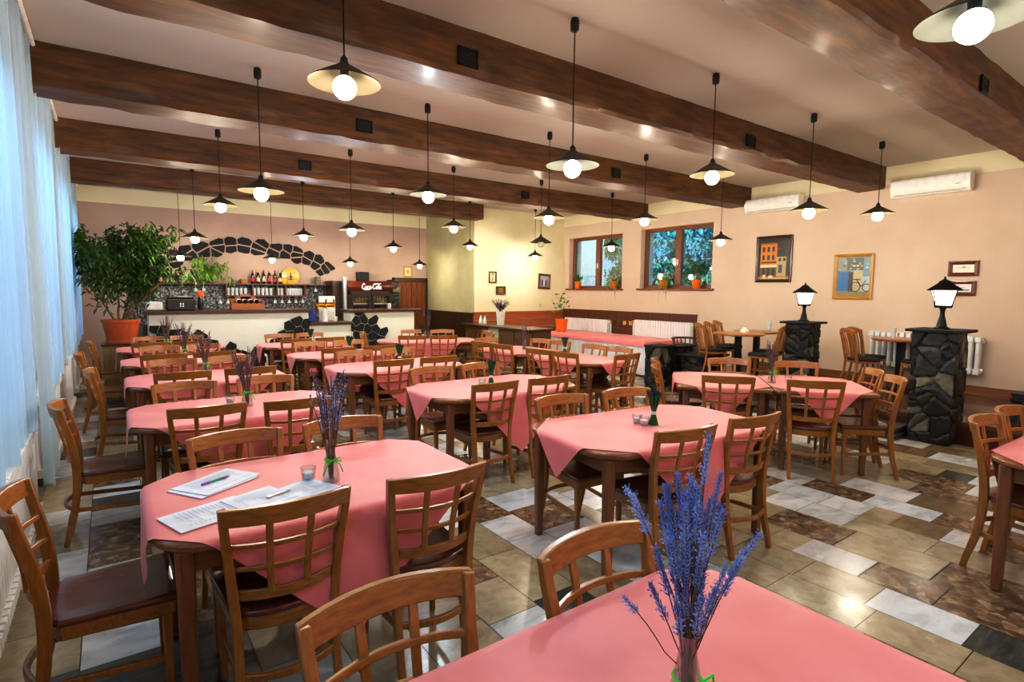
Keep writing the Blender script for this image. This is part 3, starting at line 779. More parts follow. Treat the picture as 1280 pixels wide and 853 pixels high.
# ------------------------------------------------------------------ pendant lamps
pend0 = {}
def pendant(x, y, z, label, kind='on', watts=26):
    """z: bulb height"""
    key = kind
    L = ZC - z
    if key not in pend0:
        t = thing('pendant_lamp', label, 'lamp', (x, y, z), 0, 'pendant lamps')
        mb = MB(); n = 32
        prof = [(.016, .145), (.03, .12), (.10, .08), (.175, .036), (.19, .026), (.19, .022), (.172, .031), (.098, .072), (.03, .108), (.016, .12)]
        mb.lathe(prof, n=n, cap=False); obj('lamp_shade', mb, M['shade'], t, 50)
        mb = MB(); prof = [(.062 * math.sin(PI * i / 12), -.062 * math.cos(PI * i / 12)) for i in range(1, 12)] ; prof = [(.004, -.0619)] + prof + [(.02, .07)]
        mb.lathe(prof, n=20); b = obj('bulb', mb, M['bulb' if kind == 'on' else 'bulb_cold' if kind == 'cold' else 'bulb_off'], t, 60)
        mb = MB(); mb.lathe([(.022, .06), (.024, .10), (.02, .15), (.008, .165)], n=14); obj('lamp_holder', mb, M['blackp'], t, 40)
        pend0[key] = t
    else:
        t = dup(pend0[key], (x, y, z), 0, label, 'pendant lamps')
        for ch in list(t.children):
            if ch.name.split('.')[0] in ('cord', 'ceiling_cup', 'lamp_or_fill_light'): bpy.data.objects.remove(ch)
    mb = MB(); mb.tube([(0, 0, .16), (0, 0, L - .05)], .0045, 6); obj('cord', mb, M['black'], t, 40)
    mb = MB(); mb.lathe([(.012, L - .095), (.03, L - .085), (.032, L - .03), (.026, L - .002)], n=16); obj('ceiling_cup', mb, M['blackp'], t, 40)
    if kind != 'off':
        ld = bpy.data.lights.new('lamp_or_fill_light', 'POINT'); ld.energy = watts; ld.shadow_soft_size = .05
        ld.color = (1.0, .86, .68) if kind == 'on' else (.84, .93, 1.0)
        lo = bpy.data.objects.new('lamp_or_fill_light', ld); col.objects.link(lo); lo.parent = t; lo.location = (0, 0, -.10)
    return t
PEND = [(1.08, 3.04, 2.73, 'on'), (2.73, 3.04, 2.52, 'cold'), (4.38, 3.03, 2.66, 'on'), (6.17, 3.05, 2.51, 'on'), (7.96, 3.07, 2.63, 'on'),
        (1.13, 5.34, 2.48, 'on'), (2.74, 5.28, 2.61, 'cold'), (4.38, 5.29, 2.51, 'on'), (6.14, 5.31, 2.63, 'on'), (7.97, 5.31, 2.45, 'on'),
        (1.15, 7.65, 2.63, 'on'), (2.76, 7.6, 2.44, 'cold'), (4.40, 7.63, 2.60, 'on'), (6.13, 7.61, 2.46, 'off'), (7.99, 7.72, 2.49, 'on'),
        (1.15, 10.2, 2.42, 'on'), (2.85, 10.25, 2.56, 'cold'), (4.54, 10.22, 2.44, 'on'), (6.31, 10.25, 2.57, 'on'), (8.05, 10.2, 2.42, 'on'),
        (1.13, 12.3, 2.22, 'on'), (2.77, 12.3, 2.24, 'on'), (4.42, 12.3, 2.22, 'on'), (6.14, 12.3, 2.22, 'on')]
RW = ['nearest full row', 'second row', 'third row', 'fourth row', 'row over the bar']
for i, (x, y, z, k) in enumerate(PEND):
    r, c = divmod(i, 5)
    n = [5, 5, 5, 5, 4][r]
    pos = (['leftmost', 'second from left', 'middle', 'second from right', 'rightmost'] if n == 5 else ['leftmost', 'second from left', 'second from right', 'rightmost'])[c]
    st = {'on': 'warm lit', 'cold': 'bluish white lit', 'off': 'unlit dark'}[k]
    pendant(x, y, z, '%s pendant lamp, %s of the %s from the camera' % (st, pos, RW[r]) if r < 4 else '%s small pendant lamp, %s of the row over the bar' % (st, pos), k, 26 if r == 4 else 42)
pendant(2.74, .77, 2.676, 'bluish white pendant lamp close up at the top right corner', 'cold', 36)
for (x, y) in [(1.1, -.6), (4.4, .3), (6.2, .4), (8.0, .4), (2.7, -1.8), (6.2, -1.8)]:  # added fill lights without fixtures, out of view, brightening the foreground
    ld = bpy.data.lights.new('lamp_or_fill_light', 'POINT'); ld.energy = 16; ld.shadow_soft_size = .06; ld.color = (1, .88, .74)
    lo = bpy.data.objects.new('lamp_or_fill_light', ld); col.objects.link(lo); lo.location = (x, y, 2.5)

for (x, k, z, l) in [(5.73, 0, 3.31, 'small dark vent on the nearest ceiling beam'), (2.2, 1, 3.34, 'small dark vent at left on the second ceiling beam'), (5.91, 1, 3.34, 'small dark vent at right on the second ceiling beam'),
                     (2.26, 2, 3.36, 'small dark vent at left on the third ceiling beam'), (6.05, 2, 3.36, 'small dark vent at right on the third ceiling beam'), (2.32, 3, 3.38, 'small dark vent at left on the fourth ceiling beam'), (6.22, 3, 3.38, 'small dark vent at right on the fourth ceiling beam')]:
    vent(x, k, z, l)

# ------------------------------------------------------------------ flat artwork helper: layered coloured patches on one sheet
def artwork(rects, w, h, mats_rough=.5, back='#ffffff'):
    """rects in unit coords (x0,y0,x1,y1,hex) or ('p',[(x,y)..],hex); lies in local XZ plane facing -Y"""
    mb = MB(); cols = [back]; mb.quad((-w / 2, 0, -h / 2), (w / 2, 0, -h / 2), (w / 2, 0, h / 2), (-w / 2, 0, h / 2), 0)
    for k, r in enumerate(rects):
        c = r[-1]
        if c not in cols: cols.append(c)
        y = -.0004 * (k + 1) if k < 30 else -.012 - .00005 * k
        y = -.0003 - .00012 * k
        if r[0] == 'p': pts = r[1]
        else: pts = [(r[0], r[1]), (r[2], r[1]), (r[2], r[3]), (r[0], r[3])]
        mb.add([((x - .5) * w, y, (z - .5) * h) for x, z in pts], [tuple(range(len(pts)))], cols.index(c))
    return mb, [C(c, mats_rough) for c in cols]
def frame_mesh(w, h, f, d):
    mb = MB(); W, Hh = w / 2, h / 2
    prof = [(0, 0), (0, -d), (f * .35, -d * 1.15), (f, -d * .5), (f, 0)]
    rings = []
    for sx, sz in ((-1, -1), (1, -1), (1, 1), (-1, 1)):
        rings.append([(sx * (W - a), y, sz * (Hh - a)) for a, y in prof])
    return mb.loft(rings, closed=True)
def picture(label, loc, rz, w, h, f, fm, rects, back, cat='picture', d=.025, tilt=0, glaze=False):
    t = thing('framed_picture', label, cat, loc, rz, 'framed pictures on the walls')
    if tilt: t.rotation_euler = (0, tilt, rz)
    obj('frame', frame_mesh(w, h, f, d), fm, t, 0)
    mb, ms = artwork(rects, w - 2 * f + .004, h - 2 * f + .004, .35, back)
    mb.xf(Matrix.Translation((0, -.004, 0)))
    obj('print', mb, ms, t, 0)
    return t
RZR = R(-90)   # pictures hung on the right wall face -X: local -Y -> -X
cafe = [(0, .0, 1, .08, '#8a6a34'), (0, .62, 1, 1, '#1e1c1a'), (.62, .4, 1, .95, '#37322a'), (.06, .08, .60, .9, '#c07a22'), (.08, .86, .6, .9, '#8a5414'), (.6, .08, .9, .55, '#a8946a'), (.06, .08, .6, .3, '#6a4a26'),
        (.06, .30, .6, .36, '#d8c49a'), (.08, .4, .58, .44, '#3a2a1c')]
for a in (.12, .28, .44): cafe += [(a, .48, a + .08, .6, '#3a2a1a'), (a, .68, a + .08, .8, '#3a2a1a'), (a + .01, .1, a + .1, .27, '#2a2430')]
cafe += [(.66, .16, .78, .36, '#4e4a44'), (.66, .44, .74, .52, '#3a342c'), (.8, .44, .88, .52, '#3a342c'), (.1, .02, .9, .05, '#c8a860'), (.15, .05, .25, .12, '#d0c0a0'), (.35, .04, .48, .1, '#d0c0a0')]
for k in range(14):
    a, b = rng.uniform(.62, .98), rng.uniform(.55, .95); cafe.append((a, b, a + .04, b + .03, rng.choice(['#4a463c', '#2c2a26', '#5a5040'])))
picture('dark framed painting of an orange house facade with shop awning', (XR - .003, 5.31, 2.24), RZR, .66, .82, .05, M['darkframe'], cafe, '#26221e')
bike = [(0, 0, 1, .12, '#7c7c50'), (0, .12, .42, .66, '#6a7a8a'), (.03, .14, .36, .62, '#2f6a9c'), (.19, .14, .20, .62, '#245080'), (.36, .12, .5, .62, '#3a3a3c'), (.5, .3, .78, .66, '#b0a47c'), (.5, .12, .8, .3, '#a89a78'), (.78, .12, 1, .5, '#a8aeb0'), (0, .7, 1, 1, '#7c867c'),
        (.3, .66, .8, .98, '#5c6456'), (.8, .5, 1, .95, '#6e90a0')]
for k in range(22):
    a, b = rng.uniform(.1, .9), rng.uniform(.66, .95); bike.append((a, b, a + .07, b + .04, rng.choice(['#98a090', '#c0beb0', '#4a5644', '#7a9aa4'])))
def ringp(cx, cz, r, w, n=20):
    out = []
    for i in range(n):
        a, b = 2 * PI * i / n, 2 * PI * (i + 1) / n
        out.append(('p', [(cx + r * math.cos(a), cz + r * .8 * math.sin(a)), (cx + r * math.cos(b), cz + r * .8 * math.sin(b)), (cx + (r - w) * math.cos(b), cz + (r - w) * .8 * math.sin(b)), (cx + (r - w) * math.cos(a), cz + (r - w) * .8 * math.sin(a))], '#2c2620'))
    return out
bike += ringp(.58, .24, .16, .025) + ringp(.92, .22, .13, .025) + [('p', [(.5, .42), (.74, .42), (.74, .44), (.5, .44)], '#2c2620'), ('p', [(.6, .42), (.76, .24), (.78, .25), (.63, .43)], '#2c2620'), ('p', [(.78, .24), (.9, .4), (.88, .41), (.76, .25)], '#2c2620')]
picture('gilt framed painting of a bicycle by a blue door', (XR - .003, 3.99, 1.91), RZR, .58, .72, .05, M['goldframe'], bike, '#8a9088')
doc = [(.1, .6, .9, .64, '#8a8a88'), (.2, .45, .8, .49, '#a0a09c'), (.45, .55, .6, .8, '#9a9488'), (.25, .25, .75, .28, '#b0aca4')]
picture('small red-brown frame with printed card, upper of two above the lantern', (XR - .003, 2.585, 2.0), RZR, .34, .21, .05, M['redframe'], doc, '#e6dccb')
picture('small red-brown frame with printed card, lower of two behind the lantern', (XR - .003, 2.60, 1.73), RZR, .34, .21, .05, M['redframe'], [(.1, .2, .9, .34, '#5a5a62'), (.3, .5, .42, .75, '#8a8a88'), (.5, .5, .7, .58, '#8a8a88')], '#ddd8d2')
face = [(.3, .3, .7, .85, '#c8a880'), (.4, .1, .6, .35, '#8a4a2c'), (.36, .6, .46, .66, '#4a3020'), (.54, .6, .64, .66, '#4a3020'), (.3, .78, .7, .92, '#4a3420')]
picture('small dark framed print on the yellow wall, upper left one', (7.365, YY - .003, 1.955), 0, .21, .27, .03, M['darkframe'], face, '#d8c8a0')
picture('small dark framed print on the yellow wall, lower one', (7.6, YY - .003, 1.645), 0, .27, .2, .035, M['darkframe'], [(.3, .2, .7, .85, '#a8842c'), (.4, .35, .6, .6, '#3a2c14')], '#6a5628')
picture('tilted brown framed print on the yellow wall near the window', (8.94, YY - .003, 1.88), 0, .38, .38, .055, M['redframe'], [(.2, .1, .8, .6, '#3c4450'), (.4, .1, .6, .8, '#d0d0c8'), (0, .7, 1, 1, '#a0a8b0')], '#8890a0', tilt=R(3))
picture('small gilt framed print on the wall above the bar door', (6.3, YB - .003, 2.11), 0, .23, .28, .035, M['goldframe'], [(.2, .2, .8, .8, '#c8b080'), (.35, .3, .65, .7, '#9a7a40')], '#d8c898')

# ------------------------------------------------------------------ air conditioners
def aircon(label, y0, y1, z0, z1):
    t = thing('air_conditioner', label, 'air conditioner', (XR, (y0 + y1) / 2, z0), RZR, 'air conditioners on the right wall')
    w, h = abs(y1 - y0), z1 - z0; mb = MB()
    prof = [(0, 0), (-.12, 0), (-.17, .05), (-.19, .12), (-.185, h - .03), (-.16, h), (0, h)]
    mb.loft([[(x, y, z) for y, z in prof] for x in (-w / 2, w / 2)]); obj('casing', mb, M['white'], t, 30, .008)
    mb = MB()
    for i in range(9): mb.box((0, -.19, .115 + i * (h - .16) / 9), (w - .12, .006, .005))
    obj('intake_grille', mb, M['rad'], t, 0)
    mb = MB(); mb.box((0, -.155, .028), (w - .1, .008, .045), M=Matrix.Rotation(R(-42), 4, 'X')); obj('louvre', mb, C('#c8c8c0'), t, 0)
    mb = MB(); mb.box((w * .36, -.1925, .1), (.06, .004, .01)); obj('badge', mb, C('#7a7c80'), t, 0)
aircon('white air conditioner at left, beside the window end', 4.84, 5.82, 3.07, 3.31)
aircon('white air conditioner at right, nearer the front ceiling beam', 2.54, 3.49, 3.05, 3.3)

# ------------------------------------------------------------------ radiators
def radiator(label, p0, p1, z0, z1, depth, nrm, n, flat=False, valve=0):
    """ribbed cast radiator between p0 and p1 on the floor plan; nrm points into the room"""
    p0, p1, nrm = Vector((*p0, 0)), Vector((*p1, 0)), Vector((*nrm, 0)); ax = (p1 - p0); L = ax.length; ax.normalize()
    rz = math.atan2(ax.y, ax.x)
    t = thing('radiator', label, 'radiator', (p0.x, p0.y, z0), rz, 'white ribbed radiators')
    s = 1 if nrm.dot(Vector((-ax.y, ax.x, 0))) > 0 else -1
    h = z1 - z0; step = L / n
    mb = MB()
    for i in range(n):
        x = (i + .5) * step
        for yy in ((.3, .7) if not flat else (.5,)):
            y = s * depth * yy
            if flat: mb.box((x, y, h / 2), (step * .86, depth * .9, h * .96))
            else: mb.tube([(x, y, .03), (x, y, h - .03)], step * .33, 8)
        mb.box((x, s * depth / 2, h - .035), (step * .8, depth * .92, .07)); mb.box((x, s * depth / 2, .035), (step * .8, depth * .92, .07))
    obj('fins', mb, M['rad'], t, 40, .006)
    mb = MB(); mb.tube([(-.02, s * depth / 2, h - .06), (L + .02, s * depth / 2, h - .06)], .02, 8); mb.tube([(-.02, s * depth / 2, .06), (L + .02, s * depth / 2, .06)], .02, 8)
    obj('manifold', mb, M['rad'], t, 40)
    if valve:
        xx = -.07 if valve < 0 else L + .07
        mb = MB(); mb.tube([(xx, s * depth / 2, h - .06), (xx, s * depth / 2, -z0 + .02)], .014, 8); mb.tube([(xx, s * depth / 2, h - .06), (0 if valve < 0 else L, s * depth / 2, h - .06)], .012, 8); obj('pipe', mb, M['rad'], t, 40)
        mb = MB(); mb.lathe([(.022, -.03), (.026, 0), (.02, .03)], (xx, s * depth / 2, h - .05), 10); obj('valve', mb, M['brass'], t, 40)
radiator('ribbed white radiator behind the far end of the buffet', (XR - .03, 10.72), (XR - .03, 9.2), .3, .97, .14, (-1, 0), 22, True, 1)
radiator('ribbed white radiator behind the near end of the buffet', (XR - .03, 8.38), (XR - .03, 6.9), .32, 1.02, .14, (-1, 0), 22, True, -1)
radiator('white column radiator on the platform behind the stone pillar', (XR - .03, 3.65), (XR - .03, 2.28), .56, 1.07, .16, (-1, 0), 17)
radiator('white radiator under the nearest curtain by the window wall', (XL + .03, 2.9), (XL + .03, 4.9), .1, .72, .16, (1, 0), 28)
radiator('white radiator between the first and second curtains by the window wall', (XL + .03, 5.75), (XL + .03, 7.2), .1, .78, .17, (1, 0), 20)
radiator('white radiator farther along the window wall, behind the third chair', (XL + .03, 8.25), (XL + .03, 9.5), .1, .8, .17, (1, 0), 18)
radiator('white radiator at the far end of the window wall', (XL + .03, 10.2), (XL + .03, 11.4), .1, .8, .17, (1, 0), 16)

# sockets
for k, (y, l) in enumerate([(8.78, 'left'), (8.6, 'right')]):
    t = thing('wall_socket', 'small cream wall socket on the wood panel between the radiators, %s one' % l, 'socket', (XR - .022, y, .925), RZR, 'wall sockets')
    mb = MB(); mb.box((0, -.006, 0), (.085, .012, .085)); obj('plate', mb, C('#dcc070'), t, 0, .004)
    mb = MB(); mb.lathe([(.028, 0), (.028, .004), (.02, .0045)], n=16); mb.xf(Matrix.Translation((0, -.012, 0)) @ Matrix.Rotation(R(90), 4, 'X')); obj('receptacle', mb, C('#b89a50'), t, 40)
o = obj('wall_switch', MB().box((8.83, YY - .006, 1.28), (.08, .012, .08)), C('#cfc6a8'), None, 0, .004); tag(o, 'small pale switch on the yellow wall above the panelling', 'switch')

# ------------------------------------------------------------------ curtains along the window wall
def curtain(label, y0, y1, x0, zb, amp=.035, waves=9, lean=-.06, seed=0, gather=0.0):
    mb = MB(); ny, nz = 110, 26; rn = random.Random(seed); p1, p2 = rn.uniform(0, 6), rn.uniform(0, 6)
    for i in range(ny + 1):
        t = i / ny
        for j in range(nz + 1):
            s = j / nz; z = zb + (ZC - .05 - zb) * s
            g = 1 - gather * (1 - s)
            y = (y0 + y1) / 2 + (t - .5) * (y1 - y0) * g
            a = amp * (1.15 - .4 * s)
            x = x0 + lean * (1 - s) + a * (math.sin(t * waves * 2 * PI + p1 + .5 * math.sin(s * 3)) * .7 + .4 * math.sin(t * waves * 4.3 + p2 + s))
            if s < .04: x += 0
            mb.v.append((x, y, z + (.02 * math.sin(t * 40) if j == 0 else 0)))
    for i in range(ny):
        for j in range(nz):
            a = i * (nz + 1) + j; mb.f.append((a, a + nz + 1, a + nz + 2, a + 1)); mb.m.append(0)
    o = obj('sheer_curtain', mb, M['sheer'], None, 180); tag(o, label, 'curtain', 'sheer white window curtains')
    return o
curtain('sheer white curtain at the left picture edge, nearest to the camera', 2.2, 4.9, -.43, .74, waves=9, seed=1, lean=-.02, amp=.035)
curtain('narrow sheer curtain hanging low between the two nearest radiators', 4.95, 5.72, -.42, .22, waves=4, seed=2, lean=0.0, gather=.3, amp=.035)
curtain('sheer white curtain above the first full radiator', 6.05, 7.75, -.41, .8, waves=7, seed=3, lean=-.03, gather=.1)
curtain('sheer white curtain farther along the window wall', 8.2, 10.0, -.40, .82, waves=8, seed=4, lean=-.03, gather=.12)
curtain('sheer white curtain nearest to the bar, beside the large plant', 10.2, 12.4, -.40, .82, waves=8, seed=5, lean=-.03, gather=.1)
mb = MB(); mb.tube([(-.39, YF + .1, ZC - .035), (-.39, YB - .1, ZC - .035)], .018, 8); struct('trim_curtain_rail', mb, M['white'], 40)
# ------------------------------------------------------------------ crazed slate cladding made of separate stones
def clip_poly(poly, px, py, nx, ny):
    out = []
    for i in range(len(poly)):
        a, b = poly[i], poly[(i + 1) % len(poly)]
        da = (a[0] - px) * nx + (a[1] - py) * ny; db = (b[0] - px) * nx + (b[1] - py) * ny
        if da <= 0: out.append(a)
        if da * db < 0:
            t = da / (da - db); out.append((a[0] + (b[0] - a[0]) * t, a[1] + (b[1] - a[1]) * t))
    return out
def voronoi_cells(seeds, ghosts, gap, box):
    cells = []
    allp = seeds + ghosts
    for s in seeds:
        poly = [(box[0], box[2]), (box[1], box[2]), (box[1], box[3]), (box[0], box[3])]
        for q in allp:
            if q is s: continue
            dx, dy = q[0] - s[0], q[1] - s[1]; L = math.hypot(dx, dy)
            if L < 1e-6 or L > 1.2: continue
            mx, my = s[0] + dx / 2 - dx / L * gap / 2, s[1] + dy / 2 - dy / L * gap / 2
            poly = clip_poly(poly, mx, my, dx / L, dy / L)
            if not poly: break
        cells.append(poly)
    return cells
def slab_stones(root, cells, th, mat, seed=0):
    """cells in (x,z) of the root; stones stand out towards local -Y"""
    rn = random.Random(seed)
    for poly in cells:
        if len(poly) < 3: continue
        cx = sum(p[0] for p in poly) / len(poly); cz = sum(p[1] for p in poly) / len(poly)
        t = th * rn.uniform(.7, 1.2); mb = MB()
        f = lambda k, y: [(cx + (x - cx) * k, y, cz + (z - cz) * k) for x, z in poly]
        mb.loft([f(1, 0), f(1, -t * .75), f(.93, -t)])
        obj('stone', mb, mat if rn.random() < .7 else M['slate2'], root, 0)

# arch of black stones on the back wall
arc = [(.9, 2.02), (1.12, 2.24), (1.36, 2.36), (1.62, 2.44), (1.9, 2.50), (2.2, 2.58), (2.45, 2.58), (2.75, 2.54), (3.05, 2.5), (3.3, 2.47), (3.55, 2.42), (3.8, 2.36), (4.02, 2.26), (4.16, 2.1)]
seeds = []; ghosts = []; rn = random.Random(11)
for i, (x, z) in enumerate(arc):
    a, b = arc[max(0, i - 1)], arc[min(len(arc) - 1, i + 1)]; L = math.hypot(b[0] - a[0], b[1] - a[1]); nx, nz = -(b[1] - a[1]) / L, (b[0] - a[0]) / L
    ks = [(-.085, .085), (-.12, .0, .12), (.07, -.09)][i % 3]
    for k in ks: seeds.append((x + nx * k + rn.uniform(-.05, .05), z + nz * k + rn.uniform(-.02, .02)))
    for k in (-.28, .28):
        ghosts.append((x + nx * k * rn.uniform(.9, 1.15), z + nz * k * rn.uniform(.9, 1.15))); ghosts.append(((x + b[0]) / 2 + nx * k * rn.uniform(.9, 1.1), (z + b[1]) / 2 + nz * k * rn.uniform(.9, 1.1)))
ghosts += [(.68, 1.9), (.8, 1.8), (4.2, 1.86), (4.38, 1.95), (4.1, 1.85)]
t = thing('stone_arch', 'arch of crazed black slate pieces set on the wall above the bar', 'wall decoration', (0, YB - .001, 0))
slab_stones(t, voronoi_cells(seeds, ghosts, .03, (.7, 4.4, 1.7, 2.9)), .03, M['slate'])

# ------------------------------------------------------------------ bar
BYF = 11.2
def barblock(name, label, x0, x1, top, depth=.55, ov=.08, cx0=None, cx1=None):
    t = thing(name, label, 'bar counter', ((x0 + x1) / 2, BYF, 0), 0, 'bar counters'); w = (x1 - x0)
    mb = MB(); mb.bb(-w / 2, w / 2, .0, depth - .1, 0, top - .05); obj('bar_front', mb, M['cream'], t, 0, .01)
    a = -w / 2 - (ov if cx0 is None else cx0); b = w / 2 + (ov if cx1 is None else cx1)
    mb = MB(); mb.bb(a, b, -.1, depth, top - .05, top); obj('counter_top', mb, M['counter'], t, 0, .008)
    return t
bl = barblock('bar_counter', 'left part of the bar with pale front and dark wooden top', .52, 3.17, 1.25, cx1=.05)
bm_ = barblock('bar_counter', 'low middle part of the bar below the beer tap', 3.17, 4.02, .985, ov=0)
br_ = barblock('bar_counter', 'right part of the bar before the drinks fridge', 4.02, 5.45, 1.225, cx0=.05, cx1=.2)
def patch(root, label, pts_in, test, bx, th=.05, seed=2, size=.19):
    """stones filling the region test(x,z) in the box bx"""
    rn = random.Random(seed); S = []; G = []
    tries = 0
    while tries < 4000:
        tries += 1; p = (rn.uniform(bx[0] - .3, bx[1] + .3), rn.uniform(bx[2] - .2, bx[3] + .3))
        if all(math.hypot(p[0] - q[0], p[1] - q[1]) > size for q in S + G):
            (S if test(*p) else G).append(p)
    c = thing('stone_cladding', label, 'stone cladding', (0, BYF - .001, 0), 0, 'slate cladding on the bar front')
    slab_stones(c, voronoi_cells(S, G, .018, bx), th, M['slate'], seed)
patch(None, 'quarter-round slate cladding on the bar front right of the low counter', None, lambda x, z: x > 4.0 and z > 0 and math.hypot((x - 4.0) / .92, (z - .05) / 1.2) < 1, (4.02, 5.0, .0, 1.16), seed=4, size=.15)
patch(None, 'rising slate cladding on the bar front left of the low counter', None, lambda x, z: x < 3.16 and z > 0 and math.hypot((x - 3.2) / .85, (z - .02) / 1.18) < 1, (2.35, 3.16, .0, 1.15), seed=5, size=.15)
patch(None, 'low jagged slate cladding along the left bar front', None, lambda x, z: .55 < x < 2.4 and 0 < z < 1.05 - .4 * abs(x - .75) , (.52, 2.35, .0, 1.0), th=.07, seed=6, size=.13)
# back bar: mosaic wall strip, shelf, compartments
o = struct('trim_mosaic_backsplash', MB().bb(.3, 4.15, YB - .02, YB, .9, 1.72), M['mosaic'])
t = thing('bottle_shelf', 'dark wooden wall shelf with compartments above the mosaic', 'shelf', (0, YB - .02, 0))
mb = MB(); mb.bb(.5, 4.3, -.24, 0, 1.72, 1.75); obj('shelf_board', mb, M['counter'], t, 0, .004)
mb = MB(); mb.bb(2.0, 3.64, -.22, 0, 1.47, 1.495)
for x in (2.0, 2.52, 3.02, 3.2, 3.62): mb.bb(x, x + .022, -.22, 0, 1.495, 1.72)
obj('compartment', mb, M['redframe'], t, 0)
# bottles
def bottle(x, y, z, k, label):
    t = thing('bottle', label, 'bottle', (x, y, z), 0, 'bottles on the bar shelf')
    mb = MB(); mb.lathe([(.03, 0), (.036, .01), (.036, .17), (.03, .2), (.013, .235), (.012, .28)], n=14); obj('bottle_glass', mb, C('#1c120a', .15), t, 50)
    mb = MB(); mb.lathe([(.0368, .05), (.0368, .13)], n=14, cap=False); obj('bottle_label', mb, C(['#b02418', '#d8b8a0', '#c8b090', '#b83020', '#a82c20', '#c8c0a8'][k % 6]), t, 50)
    mb = MB(); mb.lathe([(.0135, .25), (.0135, .3), (.01, .302)], n=12); obj('cap', mb, C(['#8a1c14', '#c8a050'][k % 2]), t, 50)
for k in range(6): bottle(2.55 + k * .115, YB - .13, 1.75, k, 'dark bottle on the bar shelf, %s from the left' % ['first', 'second', 'third', 'fourth', 'fifth', 'sixth'][k])
glass0 = {}
def tumbler(x, y, z, label, group, s=1, up=True):
    key = (up,)
    if key not in glass0:
        t = tag(obj('drinking_glass', MB().lathe([(.022, 0), (.03, .004), (.034, .1), (.036, .16), (.034, .16), (.03, .02), (.005, .012)] if up else
                                                 [(.03, 0), (.032, .01), (.006, .02), (.005, -.06), (.03, -.09), (.036, -.14), (.034, -.14), (.028, -.09)], n=12, cap=False), M['glassw'], None, 50), label, 'glass', group)
        t.location = (x, y, z); glass0[key] = t; return t
    t = glass0[key].copy(); col.objects.link(t); t.location = (x, y, z); t['label'] = label; t['group'] = group; return t
M['glassw'] = plain('frosted_glass', '#c8ccd0', .15)
for c, (x0, n) in enumerate([(2.06, 5), (2.58, 5), (3.07, 2), (3.26, 6)]):
    for k in range(n):
        tumbler(x0 + k * (.085 if c < 3 else .062), YB - .12, 1.495, 'drinking glass, %s in the %s compartment of the bar shelf' % (['first', 'second', 'third', 'fourth', 'fifth', 'last'][k], ['first', 'second', 'narrow third', 'last'][c]), 'glasses on the bar shelf')
for k in range(11):
    x = [1.45, 1.6, 1.9, 2.05, 2.2, 3.0, 3.15, 3.3, 3.45, 3.6, 3.9][k]
    tumbler(x, YB - .13, 1.46 if k > 1 and k < 10 else 1.72, 'stemmed glass hanging under the bar shelf, number %d counted from the left' % (k + 1), 'stemmed glasses hanging at the back bar', up=False)
g = glass0[(True,)]
# round wooden brewing sign
t = thing('round_sign', 'round pale wooden plaque with dark emblem on the bar shelf', 'sign', (3.36, YB - .07, 1.93))
mb = MB(); mb.lathe([(.19, 0), (.2, .008), (.2, .022), (.185, .03)], n=36); mb.xf(Matrix.Rotation(R(90), 4, 'X')); obj('disc', mb, wood('pale_plaque_wood', '#b8913c', '#d8b45c', (30, 30, 30), .4, .3), t, 30)
mb, ms = artwork([('p', [(.44, .3), (.56, .3), (.53, .62), (.47, .62)], '#3a2410'), ('p', [(.46, .62), (.54, .62), (.5, .82)], '#3a2410'), (.3, .26, .7, .3, '#5c3c18'), (.38, .44, .62, .5, '#3a2410')], .36, .36, .5, '#c8a048')
mb.xf(Matrix.Translation((0, -.033, 0))); mb2 = MB()
for f_, mi in list(zip(mb.f, mb.m))[1:]:
    o_ = len(mb2.v); mb2.v += [mb.v[i] for i in f_]; mb2.f.append(tuple(range(o_, o_ + len(f_)))); mb2.m.append(mi)
obj('emblem', mb2, ms, t, 0)
t = thing('beer_glass', 'glass mug of golden beer before the round plaque', 'glass', (3.2, YB - .17, 1.75))
mb = MB(); mb.lathe([(.05, 0), (.055, .01), (.055, .15), (.05, .155)], n=16); obj('mug', mb, C('#d89a20', .2), t, 50)
mb = MB(); mb.lathe([(.052, .155), (.05, .2), (.03, .21)], n=16); obj('foam', mb, M['white'], t, 50)
o = obj('round_box', MB().lathe([(.06, 0), (.065, .01), (.065, .09), (.05, .1)], (2.36, YB - .12, 1.75), 16), wood('box_wood', '#8a5a20', '#b07830'), None, 40); tag(o, 'small round brown box on the bar shelf left of the bottles', 'box')
# wine rack with bottles
t = thing('wine_box', 'light wooden wine box with carved crest on the counter', 'box', (2.1, 11.42, 1.25)); w_ = M['panelh']
mb = MB(); mb.bb(-.28, .28, -.11, -.09, 0, .12); obj('front_board', mb, w_, t, 0, .004)
mb = MB(); mb.bb(-.28, -.26, -.09, .12, 0, .16); mb.bb(.26, .28, -.09, .12, 0, .16); mb.bb(-.28, .28, -.09, .12, 0, .015); obj('box_body', mb, w_, t, 0)
mb = MB(); mb.prism([(-.28, .1), (.28, .1), (.28, .115), (-.28, .115)], 0, .2); mb.bb(-.09, .09, .1, .115, .2, .29); mb.bb(-.17, .17, .1, .115, .2, .24); obj('back_board', mb, w_, t, 0)
for k in range(4):
    b = thing('wine_bottle', 'lying wine bottle in the wooden box, %s from the left' % ORD[k], 'bottle', (1.95 + k * .1, 11.40, 1.415), 0, 'bottles lying in the wine box')
    mb = MB(); mb.lathe([(.03, -.1), (.038, -.09), (.038, .02), (.012, .07), (.012, .1)], n=12); mb.xf(Matrix.Rotation(R(-78), 4, 'X')); obj('bottle_glass', mb, C('#10140c', .12), b, 50)
    mb = MB(); mb.lathe([(.0385, -.07), (.0385, .0)], n=12, cap=False); mb.xf(Matrix.Rotation(R(-78), 4, 'X')); obj('bottle_label', mb, C('#d8d4c8'), b, 50)
